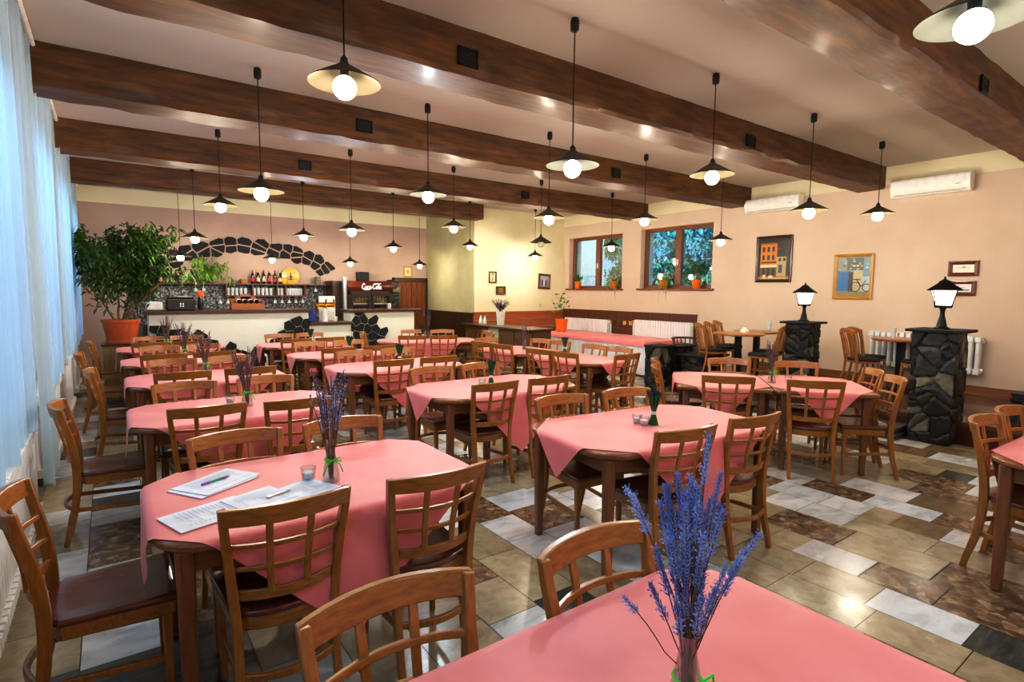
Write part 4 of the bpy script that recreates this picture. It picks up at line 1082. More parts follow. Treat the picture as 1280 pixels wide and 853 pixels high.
# coffee machine & juicer at the left of the bar
t = thing('coffee_machine', 'black coffee machine on the left end of the counter', 'coffee machine', (1.02, 11.45, 1.25))
mb = MB(); mb.bb(-.22, .22, -.12, .12, 0, .2); mb.bb(-.2, .2, -.1, .12, .2, .25); obj('body', mb, M['blackp'], t, 0, .02)
mb = MB(); mb.bb(-.02, .0, -.124, -.12, .1, .13); mb.bb(.02, .04, -.124, -.12, .1, .13); mb.bb(-.02, .0, -.124, -.12, .06, .09); mb.bb(.02, .04, -.124, -.12, .06, .09); obj('buttons', mb, M['white'], t, 0)
t = thing('syrup_bottle', 'small bottle with orange cap next to the coffee machine', 'bottle', (1.33, 11.4, 1.25))
mb = MB(); mb.lathe([(.04, 0), (.045, .01), (.045, .2), (.03, .24)], n=14); obj('bottle_body', mb, C('#26221e', .2), t, 50)
mb = MB(); mb.lathe([(.05, .24), (.06, .28), (.05, .33), (.02, .35)], n=14); obj('orange_cap', mb, C('#e0642a'), t, 50)
o = obj('folded_towel', MB().box((.62, 11.4, 1.33), (.24, .2, .15)), M['white'], None, 0, .03, seg=4); tag(o, 'folded white towel on the left end of the counter', 'towel')
# beer tap on the low counter
t = thing('beer_tap', 'brass beer tap tower with white column on the low counter', 'beer tap', (3.55, 11.4, .985))
mb = MB(); mb.lathe([(.06, 0), (.055, .02), (.05, .05), (.055, .26), (.06, .28)], n=18); mb.xf(Matrix.Diagonal((1, 1, 1.0, 1))); obj('column', mb, M['white'], t, 40)
mb = MB(); mb.tube([(-.2, 0, .34), (.2, 0, .34)], .05, 14); mb.lathe([(.04, .28), (.045, .31)], n=14); obj('tap_bar', mb, M['brass'], t, 40)
for x in (-.16, 0, .16):
    mb = MB(); mb.tube([(x, -.05, .34), (x, -.1, .32), (x, -.11, .27)], .012, 8); obj('spout', mb, M['brass'], t, 40)
    mb = MB(); mb.tube([(x, -.07, .36), (x, -.09, .45)], [.01, .016], 8); obj('tap_handle', mb, M['blackp'], t, 40)
o = obj('whiteboard', MB().bb(3.5, 3.84, 11.62, 11.65, .985, 1.5), M['white'], None, 0, .01); tag(o, 'white glazed panel standing behind the beer tap', 'panel')
o = obj('cash_register', MB().box((3.27, 11.42, 1.07), (.15, .2, .16)).box((3.27, 11.46, 1.2), (.12, .06, .12), M=Matrix.Rotation(R(-20), 4, 'X')), C('#2a3a8a', .3), None, 0, .01); tag(o, 'small blue lit till display beside the beer tap', 'till')
t = thing('back_counter', 'dark back counter behind the beer tap', 'counter', (3.7, 12.6, 0))
mb = MB(); mb.bb(-3.2, .55, 0, .6, 0, .9); obj('cabinet_body', mb, M['dark_panel'], t, 0); mb = MB(); mb.bb(-3.2, .55, -.03, .62, .9, .94); obj('counter_top', mb, M['counter'], t, 0)
o = obj('white_cup', MB().lathe([(.035, 0), (.045, .01), (.05, .1), (.046, .1), (.04, .015)], (3.74, 11.35, .985), 14, cap=False), M['white'], None, 50); tag(o, 'white cup standing right of the beer tap', 'cup')
# steel duct and brown cupboard beside the fridge
t = thing('steel_pipe', 'vertical brushed steel column left of the drinks fridge', 'pipe', (4.37, 12.55, .94))
mb = MB(); mb.lathe([(.055, 0), (.055, .95)], n=18); obj('duct', mb, M['steel'], t, 40); mb = MB(); mb.lathe([(.07, .94), (.07, .98)], n=18); obj('collar', mb, M['steel'], t, 40)
o = obj('tall_cupboard', MB().bb(4.16, 4.46, 12.75, 13.28, 0, 1.84), M['dark_panel'], None, 0, .01); tag(o, 'tall dark brown cupboard panel between mosaic and fridge', 'cupboard')
o = obj('grey_canister', MB().lathe([(.07, 0), (.07, .17), (.06, .18)], (3.95, YB - .13, 1.75), 16), C('#6e6a62'), None, 40); tag(o, 'grey canister at the right end of the bar shelf', 'canister')
# drinks fridge with lettered sign
fx0, fx1, fy = 4.48, 5.56, 12.62
t = thing('drinks_fridge', 'wide drinks fridge with two glass doors and red-brown lettered sign', 'fridge', ((fx0 + fx1) / 2, fy, 0)); W = fx1 - fx0
bd = C('#3a1710', .35); mb = MB(); mb.bb(-W / 2, W / 2, .56, .62, .0, 1.84); mb.bb(-W / 2, -W / 2 + .05, 0, .56, 0, 1.84); mb.bb(W / 2 - .05, W / 2, 0, .56, 0, 1.84); mb.bb(-W / 2, W / 2, 0, .56, 1.54, 1.6); mb.bb(-W / 2, W / 2, 0, .56, 0, .3); obj('cabinet_body', mb, bd, t, 0)
mb = MB(); n = 10; rings = []
for x in (-W / 2 - .01, W / 2 + .01): rings.append([(x, .1, 1.57)] + [(x, .02 - .06 * math.sin(PI * i / n), 1.57 + .27 * i / n) for i in range(n + 1)] + [(x, .1, 1.84)])
mb.loft(rings); sg = obj('sign', mb, C('#54200f', .3), t, 30)
# lettering drawn as brush strokes
def strokes(sl, sc, ox, oz, wd):
    mb = MB()
    for st in sl:
        P = []
        for i in range(len(st) - 1):
            p0, p1, p2, p3 = st[max(0, i - 1)], st[i], st[i + 1], st[min(len(st) - 1, i + 2)]
            for k in range(5):
                u = k / 5
                P.append(tuple(.5 * (2 * b + (-a + c) * u + (2 * a - 5 * b + 4 * c - d) * u * u + (-a + 3 * b - 3 * c + d) * u ** 3) for a, b, c, d in zip(p0, p1, p2, p3)))
        P.append(st[-1]); n = len(P)
        mb.tube([(ox + x * sc, 0, oz + z * sc) for x, z in P], [wd * (.75 + .5 * math.sin(PI * i / max(1, n - 1))) for i in range(n)], 6)
    mb.xf(Matrix.Diagonal((1, .35, 1, 1))); return mb
def cap_c(x): return [[(x + .9, 1.25), (x + .75, 1.6), (x + .4, 1.5), (x + .1, .9), (x + .1, .3), (x + .4, 0), (x + .8, .2), (x + 1.1, .6)]]
def o_(x): return [[(x + .3, .85), (x + .05, .6), (x + .05, .2), (x + .28, 0), (x + .52, .25), (x + .52, .65), (x + .3, .85)], [(x + .45, .75), (x + .7, .7)]]
def c_(x): return [[(x + .5, .7), (x + .3, .85), (x + .05, .5), (x + .1, .1), (x + .3, 0), (x + .58, .25)]]
def a_(x): return [[(x + .5, .75), (x + .25, .85), (x + .03, .45), (x + .12, .05), (x + .3, .05), (x + .5, .5), (x + .55, .85), (x + .5, .25), (x + .6, .02), (x + .75, .15)]]
def l_(x): return [[(x + .05, .3), (x + .3, 1.0), (x + .35, 1.55), (x + .2, 1.5), (x + .12, .9), (x + .12, .2), (x + .25, 0), (x + .42, .2)]]
sl = cap_c(0) + o_(1.0) + c_(1.68) + a_(2.3) + [[(3.1, .5), (3.35, .5)]] + cap_c(3.45) + o_(4.5) + l_(5.15) + a_(5.6) + [[(.5, 0), (1.0, -.25), (1.8, -.2), (2.4, -.32)], [(4.1, 1.45), (4.7, 1.65), (5.3, 1.55), (6.2, 1.7)]]
mb = strokes(sl, .076, -.23, 1.655, .0085); mb.xf(Matrix.Translation((0, -.048, 0))); obj('lettering', mb, emit('white_lettering', '#fff4e8', .35), sg, 40)
for s, n_ in ((-1, 'door'), (1, 'door')):
    x0, x1 = (-W / 2 + .05, -.01) if s < 0 else (.01, W / 2 - .05); f = .05
    mb = MB(); mb.bb(x0, x0 + f, -.03, 0, .3, 1.54); mb.bb(x1 - f, x1, -.03, 0, .3, 1.54); mb.bb(x0 + f, x1 - f, -.03, 0, .3, .36); mb.bb(x0 + f, x1 - f, -.03, 0, 1.48, 1.54); d_ = obj('door', mb, M['blackp'], t, 0)
    mb = MB(); mb.bb(x0 + f, x1 - f, -.018, -.012, .36, 1.48); obj('door_glass', mb, M['glass'], d_, 0)
mb = MB()
for z in (.75, 1.02, 1.29): mb.bb(-W / 2 + .06, W / 2 - .06, .06, .5, z, z + .03)
obj('shelf', mb, M['white'], t, 0)
for s in (0, 1):
    for r_, z in enumerate((1.05, 1.32)):
        for k in range(6):
            b = obj('fridge_bottle', MB().lathe([(.03, 0), (.033, .01), (.033, .1), (.014, .14), (.014, .17)], ((fx0 + fx1) / 2 + (-.46 if s == 0 else .06) + k * .075, fy + .14, z), 10), C(['#8a6a18', '#a87c1c'][r_], .2), None, 50)
            tag(b, 'amber bottle behind the %s glass door, %s shelf, %s from left' % (['left', 'right'][s], ['lower', 'upper'][r_], ['first', 'second', 'third', 'fourth', 'fifth', 'sixth'][k]), 'bottle', 'bottles in the drinks fridge')
t = thing('loudspeaker', 'small black box standing on top of the drinks fridge', 'speaker', (4.95, 12.95, 1.84))
mb = MB(); mb.bb(-.13, .13, -.1, .1, 0, .22); obj('case', mb, M['blackp'], t, 0, .01); mb = MB(); mb.bb(-.11, .11, -.106, -.1, .02, .2); obj('speaker_grille', mb, M['black'], t, 0)
stone_block('stone_pier', 'narrow dark stone pier with pale joints right of the fridge', 'pier', (5.7, 12.9, 0), (.2, .3, 1.88), 5, .2, res=.03)
o = obj('small_jar', MB().lathe([(.035, 0), (.04, .01), (.04, .1), (.03, .12)], (5.0, 11.5, 1.225), 14), C('#c8c0b0', .3), None, 50); tag(o, 'small pale jar on the right counter before the fridge', 'jar')
# brown plank door with dark frame
mb = MB(); x0, x1 = 5.95, 6.8
for k in range(6): mb.bb(x0 + k * (x1 - x0) / 6 + .003, x0 + (k + 1) * (x1 - x0) / 6 - .003, YB - .06, YB - .02, .01, 1.84)
d_ = struct('door_1', mb, wood('door_planks', '#54280e', '#8e501c', (30, 30, 3), .4, .3), 0, .004)
mb = MB(); mb.bb(x0 - .09, x0, YB - .09, YB, 0, 1.93); mb.bb(x1 - .03, x1 + .02, YB - .09, YB, 0, 1.93); mb.bb(x0 - .09, x1 + .02, YB - .09, YB, 1.84, 1.95); obj('door_frame', mb, M['dark_panel'], d_, 0)
mb = MB(); mb.bb(x1 - .1, x1 - .06, YB - .09, YB - .06, .95, 1.1); obj('door_handle', mb, M['steel'], d_, 0, .004)

# ------------------------------------------------------------------ cabinet by the yellow wall, buffet
t = thing('sideboard', 'brown sideboard with rounded overhanging top, by the yellow wall', 'sideboard', (6.62, 9.62, 0))
mb = MB(); mb.bb(0, .45, -1.2, 1.3, 0, .86); obj('cabinet_body', mb, M['cabinet'], t, 0)
mb = MB(); mb.bb(-.14, .5, -1.28, 1.3, .86, .9); obj('counter_top', mb, M['counter'], t, 0, .012)
for (a, b) in ((-1.18, -.62), (-.6, -.05), (.38, .82), (.84, 1.28)):
    mb = MB(); mb.bb(-.022, 0, a, b, .05, .83); d_ = obj('cabinet_door', mb, M['cabinet'], t, 0, .005)
    mb = MB(); mb.bb(-.045, -.022, b - .07, b - .055, .55, .7); obj('door_handle', mb, M['steel'], d_, 0, .003)
mb = MB(); mb.bb(-.012, 0, -.03, .36, .03, .85); obj('pale_panel', mb, C('#a8b098', .4), t, 0)
t = thing('plant_vase', 'tapered white vase on the sideboard', 'vase', (6.74, 9.7, .9)); mb = MB(); mb.lathe([(.07, 0), (.075, .01), (.1, .3), (.092, .3), (.07, .05)], n=20, cap=False); mb.lathe([(.07, .0), (.09, .25), (.001, .25)], n=20); obj('vase_body', mb, M['white'], t, 40)
def sprigs(name, label, cat, loc, n, h, spread, ms, mf, seed, head=.45, hr=.012, base=.01, split=True, lean=(0, 0)):
    rn = random.Random(seed); t = thing(name, label, cat, loc); s_ = MB(); f_ = MB()
    for k in range(n):
        a = rn.uniform(0, 2 * PI); q = rn.random() ** .6 * spread; hh = h * rn.uniform(.7, 1.05); b = rn.uniform(0, base); a2 = a + rn.uniform(-.5, .5)
        P = []
        for i in range(7):
            u = i / 6; rr = b + (q - b) * u ** 1.5; P.append(Vector((rr * math.cos(a2) + lean[0] * u * u, rr * math.sin(a2) + lean[1] * u * u, hh * u)))
        s_.tube(P, .0018, 4)
        hs = int(6 * head + 2)
        for i in range(14):
            u = 1 - head * i / 13; j = min(5, int(u * 6)); w = u * 6 - j; p = P[j].lerp(P[j + 1], w)
            for _ in range(3):
                d = Vector((rn.uniform(-1, 1), rn.uniform(-1, 1), rn.uniform(-.3, .9))) * hr * (1.2 - .5 * (1 - i / 13)); q1 = p + d; e = Vector((rn.uniform(-1, 1), rn.uniform(-1, 1), rn.uniform(-1, 1))).normalized() * hr * .55
                f_.add([p, q1 + e, q1 + d * .5, q1 - e], [(0, 1, 2, 3)])
    obj('stems', s_, ms, t, 40); obj('flower_heads', f_, mf, t, 0)
    return t
sprigs('dried_lavender', 'dried lavender tuft in the tapered white vase on the sideboard', 'dried flowers', (6.74, 9.7, 1.15), 40, .3, .2, M['stem'], M['lavdry'], 5, .6, .016)
for k, y in enumerate((10.45, 10.28)):
    t = thing('salt_shaker', 'small white shaker on the sideboard, %s of two' % ['left', 'right'][k], 'shaker', (6.72, y, .9), 0, 'shakers on the sideboard'); mb = MB(); mb.lathe([(.04, 0), (.045, .01), (.035, .1), (.022, .14)], n=14); obj('bottle_body', mb, M['white'], t, 50)
    mb = MB(); mb.lathe([(.022, .14), (.024, .17), (.012, .19)], n=14); obj('cap', mb, M['steel'], t, 50)
# buffet
bx0, bx1, by0, by1, bz = 8.32, 9.42, 7.1, 10.78, .67
t = thing('buffet_table', 'long buffet table along the right wall', 'table', (bx0, by0, 0))
mb = MB(); mb.bb(.02, bx1 - bx0 - .02, .02, by1 - by0 - .02, bz - .03, bz - .003); obj('tabletop', mb, M['table'], t, 0)
for a in (.08, bx1 - bx0 - .08):
    for b in (.1, by1 - by0 - .1): obj('leg', MB().bb(a - .03, a + .03, b - .03, b + .03, 0, bz - .03), M['tleg'], t, 0)
mb = MB(); path = []
def pl(x, y, nx, ny, i): a = .016 * math.sin(i * 1.3) + .006 * math.sin(i * .77); return (x + nx * a, y + ny * a)
n1, n2 = 300, 90
for i in range(n1 + 1): path.append(pl(bx0 - .02, by1 - (by1 - by0) * i / n1, -1, 0, i))
for i in range(1, n2 + 1): path.append(pl(bx0 - .02 + (bx1 - bx0) * i / n2, by0 - .02, 0, -1, i))
for (x, y) in path: mb.v += [(x, y, .03), (x, y, .35), (x, y, bz - .02)]
for i in range(len(path) - 1):
    for j in range(2): a = i * 3 + j; mb.f.append((a, a + 3, a + 4, a + 1)); mb.m.append(0)
o = obj('table_skirt', mb, M['skirt'], None, 180); tag(o, 'white pleated skirt hanging around the buffet table', 'table skirt')
mb = MB(); ny_, rings = 90, []
for i in range(ny_ + 1):
    y = by0 - .04 + (by1 - by0 + .02) * i / ny_; dz = .085 + .006 * math.sin(i * .55) + .006 * math.sin(i * .21)
    row = [(bx0 - .056, y, bz - dz), (bx0 - .053, y, bz - .02), (bx0 - .03, y, bz + .004), (bx0 + .5, y, bz + .004), (bx1, y, bz + .004)]
    rings.append(row)
rings = [[(x, by0 - .055, z - .09 if k in (2, 3, 4) else z) for k, (x, y, z) in enumerate(rings[0])]] + rings
mb.v = [p for r_ in rings for p in r_]
for i in range(len(rings) - 1):
    for j in range(4): a = i * 5 + j; mb.f.append((a, a + 5, a + 6, a + 1)); mb.m.append(0)
o = obj('tablecloth', mb, M['cloth'], None, 60); tag(o, 'long coral tablecloth lying over the buffet table', 'tablecloth')

# ------------------------------------------------------------------ plants
def leaf_quads(mb, p, d, L, w, rn, droop=.5):
    d = d.normalized(); s = d.cross(Vector((0, 0, 1)));
    if s.length < .1: s = Vector((1, 0, 0))
    s.normalize(); s = (s + Vector((0, 0, rn.uniform(-.6, .6)))).normalized()
    m1 = p + d * L * .5 + Vector((0, 0, -.08 * L)); tip = p + d * L + Vector((0, 0, -droop * L))
    mb.add([p, m1 + s * w / 2, tip, m1 - s * w / 2], [(0, 1, 2, 3)])
def pot(t, r0, r1, h, m, rim=.02):
    mb = MB(); mb.lathe([(r0 * .9, 0), (r0, .01), (r1, h - rim * 1.5), (r1 + rim * .4, h - rim * 1.5), (r1 + rim * .5, h), (r1 - .012, h), (r1 - .02, h - .03)], n=28, cap=False)
    mb.lathe([(r1 - .015, h - .03), (.001, h - .03)], n=28, cap=False, mi=1); mb.lathe([(.001, 0), (r0 * .9, 0)], n=28, cap=False)
    obj('pot', mb, [m, C('#2c1c12', .9)], t, 35)
# ficus
px_, py_, pz_ = .13, 10.62, .78
o = thing('plant_stand', 'square plant stand wrapped in reed matting beneath the large plant', 'plant stand', (px_ - .02, py_, 0))
mb = MB(); mb.bb(-.23, .23, -.23, .23, 0, pz_ - .03); obj('reed_side', mb, M['reed'], o, 0); mb = MB(); mb.bb(-.25, .25, -.25, .25, pz_ - .03, pz_); mb.bb(-.25, .25, -.25, .25, .1, .14); obj('shelf_board', mb, M['counter'], o, 0)
t = thing('potted_ficus', 'large weeping fig in a wide terracotta planter by the curtains', 'plant', (px_, py_, pz_))
mb = MB(); mb.lathe([(.21, 0), (.215, .02), (.21, .05)], n=28); obj('saucer', mb, M['terra'], t, 35)
pot(t, .19, .245, .37, M['terra'], .03)
rn = random.Random(5); tr_ = MB(); lf = MB()
br_list = []
def branch(p, d, L, r, depth):
    P = [p]; q = p.copy(); dd = d.copy()
    k = 6
    for i in range(k):
        dd = (dd + Vector((rn.uniform(-.22, .22), rn.uniform(-.22, .22), rn.uniform(-.08, .16)))).normalized(); q = q + dd * L / k; P.append(q.copy())
    tr_.tube(P, [r * (1 - .6 * i / k) for i in range(k + 1)], 6)
    br_list.append((P, depth))
    if depth < 3:
        for i in range(2 + (depth < 2)):
            j = rn.randint(2, k); nd = (dd + Vector((rn.uniform(-1, 1), rn.uniform(-1, 1), rn.uniform(-.2, .7)))).normalized(); branch(P[j], nd, L * rn.uniform(.55, .8), r * .55, depth + 1)
branch(Vector((-.02, 0, .33)), Vector((-.12, .0, 1)), .85, .022, 0)
branch(Vector((.04, 0, .33)), Vector((.25, -.05, 1)), .8, .02, 0)
branch(Vector((-.06, .03, .33)), Vector((-.5, -.1, .9)), .75, .018, 0)
branch(Vector((.02, .04, .33)), Vector((.1, .1, 1)), .95, .02, 0)
# long branch leaning to the right over the counter
P = [Vector((.06, 0, .34)), Vector((.2, -.02, .55)), Vector((.42, -.05, .82)), Vector((.62, -.06, 1.0)), Vector((.8, -.08, 1.12)), Vector((1.0, -.08, 1.18))]
tr_.tube(P, [.022, .02, .018, .014, .01, .006], 7); br_list.append((P, 2)); br_list.append((P[2:], 3)); br_list.append((P[3:], 3))
P = [Vector((.3, -.03, .68)), Vector((.33, .05, .95)), Vector((.38, .1, 1.25)), Vector((.5, .08, 1.45))]; tr_.tube(P, [.014, .012, .009, .006], 6); br_list.append((P, 2)); br_list.append((P[1:], 3))
obj('branches', tr_, M['bark'], t, 40)
for P, dep in br_list:
    n = {0: 14, 1: 32, 2: 36, 3: 30}[dep]
    for _ in range(n):
        j = rn.randint(1 if dep else 3, len(P) - 1); p = P[j - 1].lerp(P[j], rn.random())
        p = p + Vector((rn.gauss(0, .06), rn.gauss(0, .06), rn.gauss(0, .05))); p.x = max(p.x, -.44)
        leaf_quads(lf, p, Vector((rn.uniform(-1, 1), rn.uniform(-1, 1), rn.uniform(-.7, .25))), rn.uniform(.09, .13), rn.uniform(.036, .052), rn)
obj('foliage', lf, M['leaf'], t, 0)
def small_plant(label, loc, pr, ph, kind, seed, mleaf=None):
    t = thing('potted_plant', label, 'plant', loc, 0, 'potted plants in orange pots'); rn = random.Random(seed); pot(t, pr * .8, pr, ph, M['orange'], .012); lf = MB(); st = MB()
    ml = mleaf or M['leaf2']
    if kind == 'bush':
        for k in range(9):
            a = rn.uniform(0, 2 * PI); P = [Vector((0, 0, ph - .03)), Vector((.03 * math.cos(a), .03 * math.sin(a), ph + .12)), Vector((.16 * rn.random() * math.cos(a), .2 * rn.random() * math.sin(a), ph + rn.uniform(.2, .42)))]
            st.tube(P, .005, 5)
            for _ in range(26): leaf_quads(lf, P[1].lerp(P[2], rn.uniform(.3, 1.1)) + Vector((rn.gauss(0, .06), rn.gauss(0, .06), rn.gauss(0, .05))), Vector((rn.uniform(-1, 1), rn.uniform(-1, 1), rn.uniform(-.3, .4))), rn.uniform(.06, .1), .045, rn, .2)
    elif kind == 'tall':
        P = [Vector((0, 0, ph - .03)), Vector((.01, .02, ph + .2)), Vector((-.02, .05, ph + .42)), Vector((0, -.03, ph + .6))]; st.tube(P, .007, 5)
        for _ in range(70): leaf_quads(lf, P[1].lerp(P[3], rn.random()) + Vector((rn.gauss(0, .07), rn.gauss(0, .13), rn.gauss(0, .03))), Vector((rn.uniform(-1, 1), rn.uniform(-1, 1), rn.uniform(-.4, .5))), rn.uniform(.08, .13), .05, rn, .2)
    elif kind == 'upright':
        for k in range(34): leaf_quads(lf, Vector((rn.gauss(0, .03), rn.gauss(0, .03), ph)), Vector((rn.uniform(-.7, .7), rn.uniform(-.7, .7), 1)), rn.uniform(.15, .28), .04, rn, .1)
    else:
        for k in range(46):
            a = rn.uniform(0, 2 * PI); L = rn.uniform(.22, .4); dz = rn.uniform(.05, .3); pts = []
            for i in range(6): u = i / 5; pts.append(Vector((L * .7 * u * math.cos(a), L * u * math.sin(a), ph - .02 + dz * u * 1.6 - (.62 if math.cos(a) < 0 else .4) * u * u * (L / .3) * .8)))
            pts = [Vector((min(p.x, .12), p.y, p.z if p.x < -.17 or p.z > .01 else max(p.z, .012))) for p in pts]
            s = Vector((-math.sin(a), math.cos(a), 0)) * .008
            for i in range(5):
                w0, w1 = 1 - abs(i / 5 - .3), 1 - abs((i + 1) / 5 - .3); lf.add([pts[i] - s * w0, pts[i] + s * w0, pts[i + 1] + s * w1 * .9, pts[i + 1] - s * w1 * .9], [(0, 1, 2, 3)])
        ml = M['leaf3']
    if st.v: obj('stalks', st, M['bark'], t, 40)
    obj('leaves', lf, ml, t, 0)
sx = XR + .03
small_plant('small upright green plant in an orange pot, far left window sill', (sx - .01, 10.42, 1.71), .085, .17, 'upright', 1)
small_plant('trailing spider plant in an orange pot on the left window sill', (sx + .0, 9.2, 1.71), .095, .17, 'spider', 2)
small_plant('arching spider plant in an orange pot on the right window sill', (sx + .0, 7.75, 1.72), .095, .17, 'spider', 3)
small_plant('bushy dark green plant in an orange pot on the right window sill', (sx + .0, 6.92, 1.72), .095, .17, 'bush', 4)
small_plant('leafy plant in a bright orange pot on the far buffet end', (8.72, 10.0, .678), .15, .3, 'tall', 6)
# trailing plant on the bar shelf
t = thing('trailing_plant', 'yellow-green trailing plant on the bar shelf above the counter', 'plant', (1.72, YB - .14, 1.75)); pot(t, .07, .09, .14, C('#6a6a60')); lf = MB(); rn = random.Random(9)
for k in range(26):
    a = rn.uniform(0, 2 * PI); L = rn.uniform(.25, .6); up_ = rn.uniform(.1, .45)
    for i in range(24):
        u = rn.random(); p = Vector((L * u * math.cos(a) * 1.1, -.06 - abs(L * u * math.sin(a)) * .5, .14 + up_ * u * 1.6 - .9 * u * u * L)); leaf_quads(lf, p + Vector((rn.gauss(0, .03), rn.gauss(0, .02) - .02, rn.gauss(0, .03))), Vector((rn.uniform(-1, 1), rn.uniform(-1, .2), rn.uniform(-1, .2))), rn.uniform(.06, .1), .035, rn)
obj('leaves', lf, M['leaf3'], t, 0)
# ------------------------------------------------------------------ platform: pillars, lanterns, spindle chairs, round tables
stone_block('stone_pillar', 'square crazed stone pillar with slab top at the platform edge, nearer one', 'pillar', (7.46, 2.165, 0), (.4, .4, 1.23), 3, .17, cap=(.06, .03), res=.018, group='stone pillars with lanterns')
stone_block('stone_pillar', 'square stone pillar with slab top farther back, behind the paired tables', 'pillar', (8.42, 4.15, PZ), (.34, .34, .93), 8, .17, cap=(.07, .03), res=.02, group='stone pillars with lanterns')
stone_block('stone_pillar', 'low stone post on the platform cut by the right picture edge', 'pillar', (8.17, 1.5, PZ), (.3, .3, .3), 9, .14, res=.02)
stone_block('stone_wall', 'low crazed stone wall end beside the skirted buffet', 'low wall', (7.36, 5.96, 0), (.36, .3, .74), 12, .16, cap=(.02, .03), res=.02)
stone_block('stone_wall', 'dark stone hearth block behind the low wall end', 'low wall', (7.95, 5.98, 0), (.62, .3, .72), 13, .17, cap=(.02, .02), res=.022)
stone_block('stone_bench', 'low stone bench topped with a smooth slate slab near the low wall', 'bench', (7.9, 5.5, 0), (.6, .4, .6), 14, .17, cap=(.06, .03), res=.022)
# step of stacked slate
t = thing('stone_step', 'step of stacked thin slate layers below the platform edge', 'step', (7.27, 3.6, 0)); rn = random.Random(4)
for k in range(4):
    mb = MB(); n = 26; pf = []; pb = []
    for i in range(n + 1): pf.append((-.17 + rn.uniform(-.025, .02), -1.2 + 2.4 * i / n))
    mb.prism(pf[::-1] + [(.18, -1.2), (.18, 1.2)][::-1][::-1], .002 + k * .036, .03 + k * .036)
    obj('slate_layer', mb, C(['#3a3834', '#5a564e', '#2c2a28', '#4a463e'][k], .5), t, 0)
def lantern(label, x, y, z, s=1.0):
    t = thing('lantern', label, 'lantern', (x, y, z), R(20), 'lit lanterns on the stone pillars')
    mb = MB(); mb.lathe([(.075 * s, 0), (.075 * s, .015), (.05 * s, .03), (.042 * s, .07), (.024 * s, .15), (.022 * s, .2), (.03 * s, .22), (.03 * s, .235)], n=16); obj('post', mb, M['black'], t, 30)
    def sq(r, zz): return [(a * r * s, b * r * s, zz) for a, b in ((-1, -1), (1, -1), (1, 1), (-1, 1))]
    mb = MB(); mb.loft([sq(.075, .235), sq(.08, .265)]); obj('lantern_base', mb, M['black'], t, 0, .003)
    m_ = emit('lantern_glass_glow', '#fff6ea', 9) if 'lantern_glass_glow' not in bpy.data.materials else bpy.data.materials['lantern_glass_glow']
    mb = MB(); mb.loft([sq(.07, .265), sq(.105, .43)]); obj('lantern_glass', mb, m_, t, 0)
    mb = MB()
    for a, b in ((-1, -1), (1, -1), (1, 1), (-1, 1)): mb.bar([(a * .071 * s, b * .071 * s, .262), (a * .107 * s, b * .107 * s, .432)], .012, .012, (1, 0, 0))
    obj('corner_bar', mb, M['black'], t, 0)
    mb = MB(); mb.loft([sq(.15, .425), sq(.15, .437), sq(.055, .51), sq(.05, .525), sq(.012, .55), sq(.006, .58)]); obj('roof', mb, M['black'], t, 0)
    ld = bpy.data.lights.new('lantern_light', 'POINT'); ld.energy = 7; ld.shadow_soft_size = .11; ld.color = (1, .88, .72)
    lo = bpy.data.objects.new('lantern_light', ld); col.objects.link(lo); lo.parent = t; lo.location = (0, 0, .35)
lantern('lit black lantern with square glass on the nearer stone pillar', 7.46, 2.165, 1.26)
lantern('lit black lantern with square glass on the farther stone pillar', 8.42, 4.15, 1.22, 1.0)
# spindle chair
SP = {}
mb = MB(); o = [(.2 * math.cos(2 * PI * i / 24) * (1 if True else 1), .2 * math.sin(2 * PI * i / 24)) for i in range(24)]
mb.loft([[(x * .97, y * .97, .425) for x, y in o], [(x, y, .43) for x, y in o], [(x, y, .455) for x, y in o]]); SP['seat'] = mb.mesh('seat', M['chair'])
mb = MB(); mb.loft([[(x * .97, y * .97, .456) for x, y in o], [(x * 1.01, y * 1.01, .47) for x, y in o], [(x * .95, y * .95, .49) for x, y in o], [(x * .5, y * .5, .492) for x, y in o]]); SP['cushion'] = mb.mesh('cushion', M['cushion'], 60)
for k, (a, b) in enumerate(((-.15, .13), (.15, .13))):
    mb = MB(); mb.tube([(a * .95, b * .95, .43), (a * 1.12, b * 1.15, 0)], [.017, .013], 10); SP['leg%d' % k] = mb.mesh('leg', M['chair'])
for k, s in enumerate((-1, 1)):
    mb = MB(); mb.tube([(s * .17, -.26, 0), (s * .155, -.18, .3), (s * .155, -.165, .45), (s * .175, -.2, .66), (s * .19, -.24, .84)], [.014, .017, .018, .016, .014], 10); SP['post%d' % k] = mb.mesh('leg', M['chair'])
mb = MB(); rings = []
for i in range(13):
    tt = i / 12 * 2 - 1; x = tt * .2; y = -.24 - .03 * (1 - tt * tt); zz = .84 + .035 * (1 - tt * tt); rings.append([(x, y - .011, zz - .03), (x, y + .011, zz - .03), (x, y + .011, zz + .03), (x, y - .011, zz + .03)])
mb.loft(rings); SP['top'] = mb.mesh('top_rail', M['chair'])
for k in range(6):
    tt = (k - 2.5) / 3.1; mb = MB(); mb.tube([(tt * .145, -.165 - .01 * (1 - tt * tt), .45), (tt * .165, -.2 - .02 * (1 - tt * tt), .7), (tt * .185, -.235 - .03 * (1 - tt * tt), .84)], .008, 6); SP['spin%d' % k] = mb.mesh('spindle', M['chair'])
mb = MB(); mb.tube([(.13 * math.cos(2 * PI * i / 20), .13 * math.sin(2 * PI * i / 20), .24) for i in range(20)], .009, 6, closed=True, cap=False); SP['ring'] = mb.mesh('stretcher', M['chair'])
sp0 = None
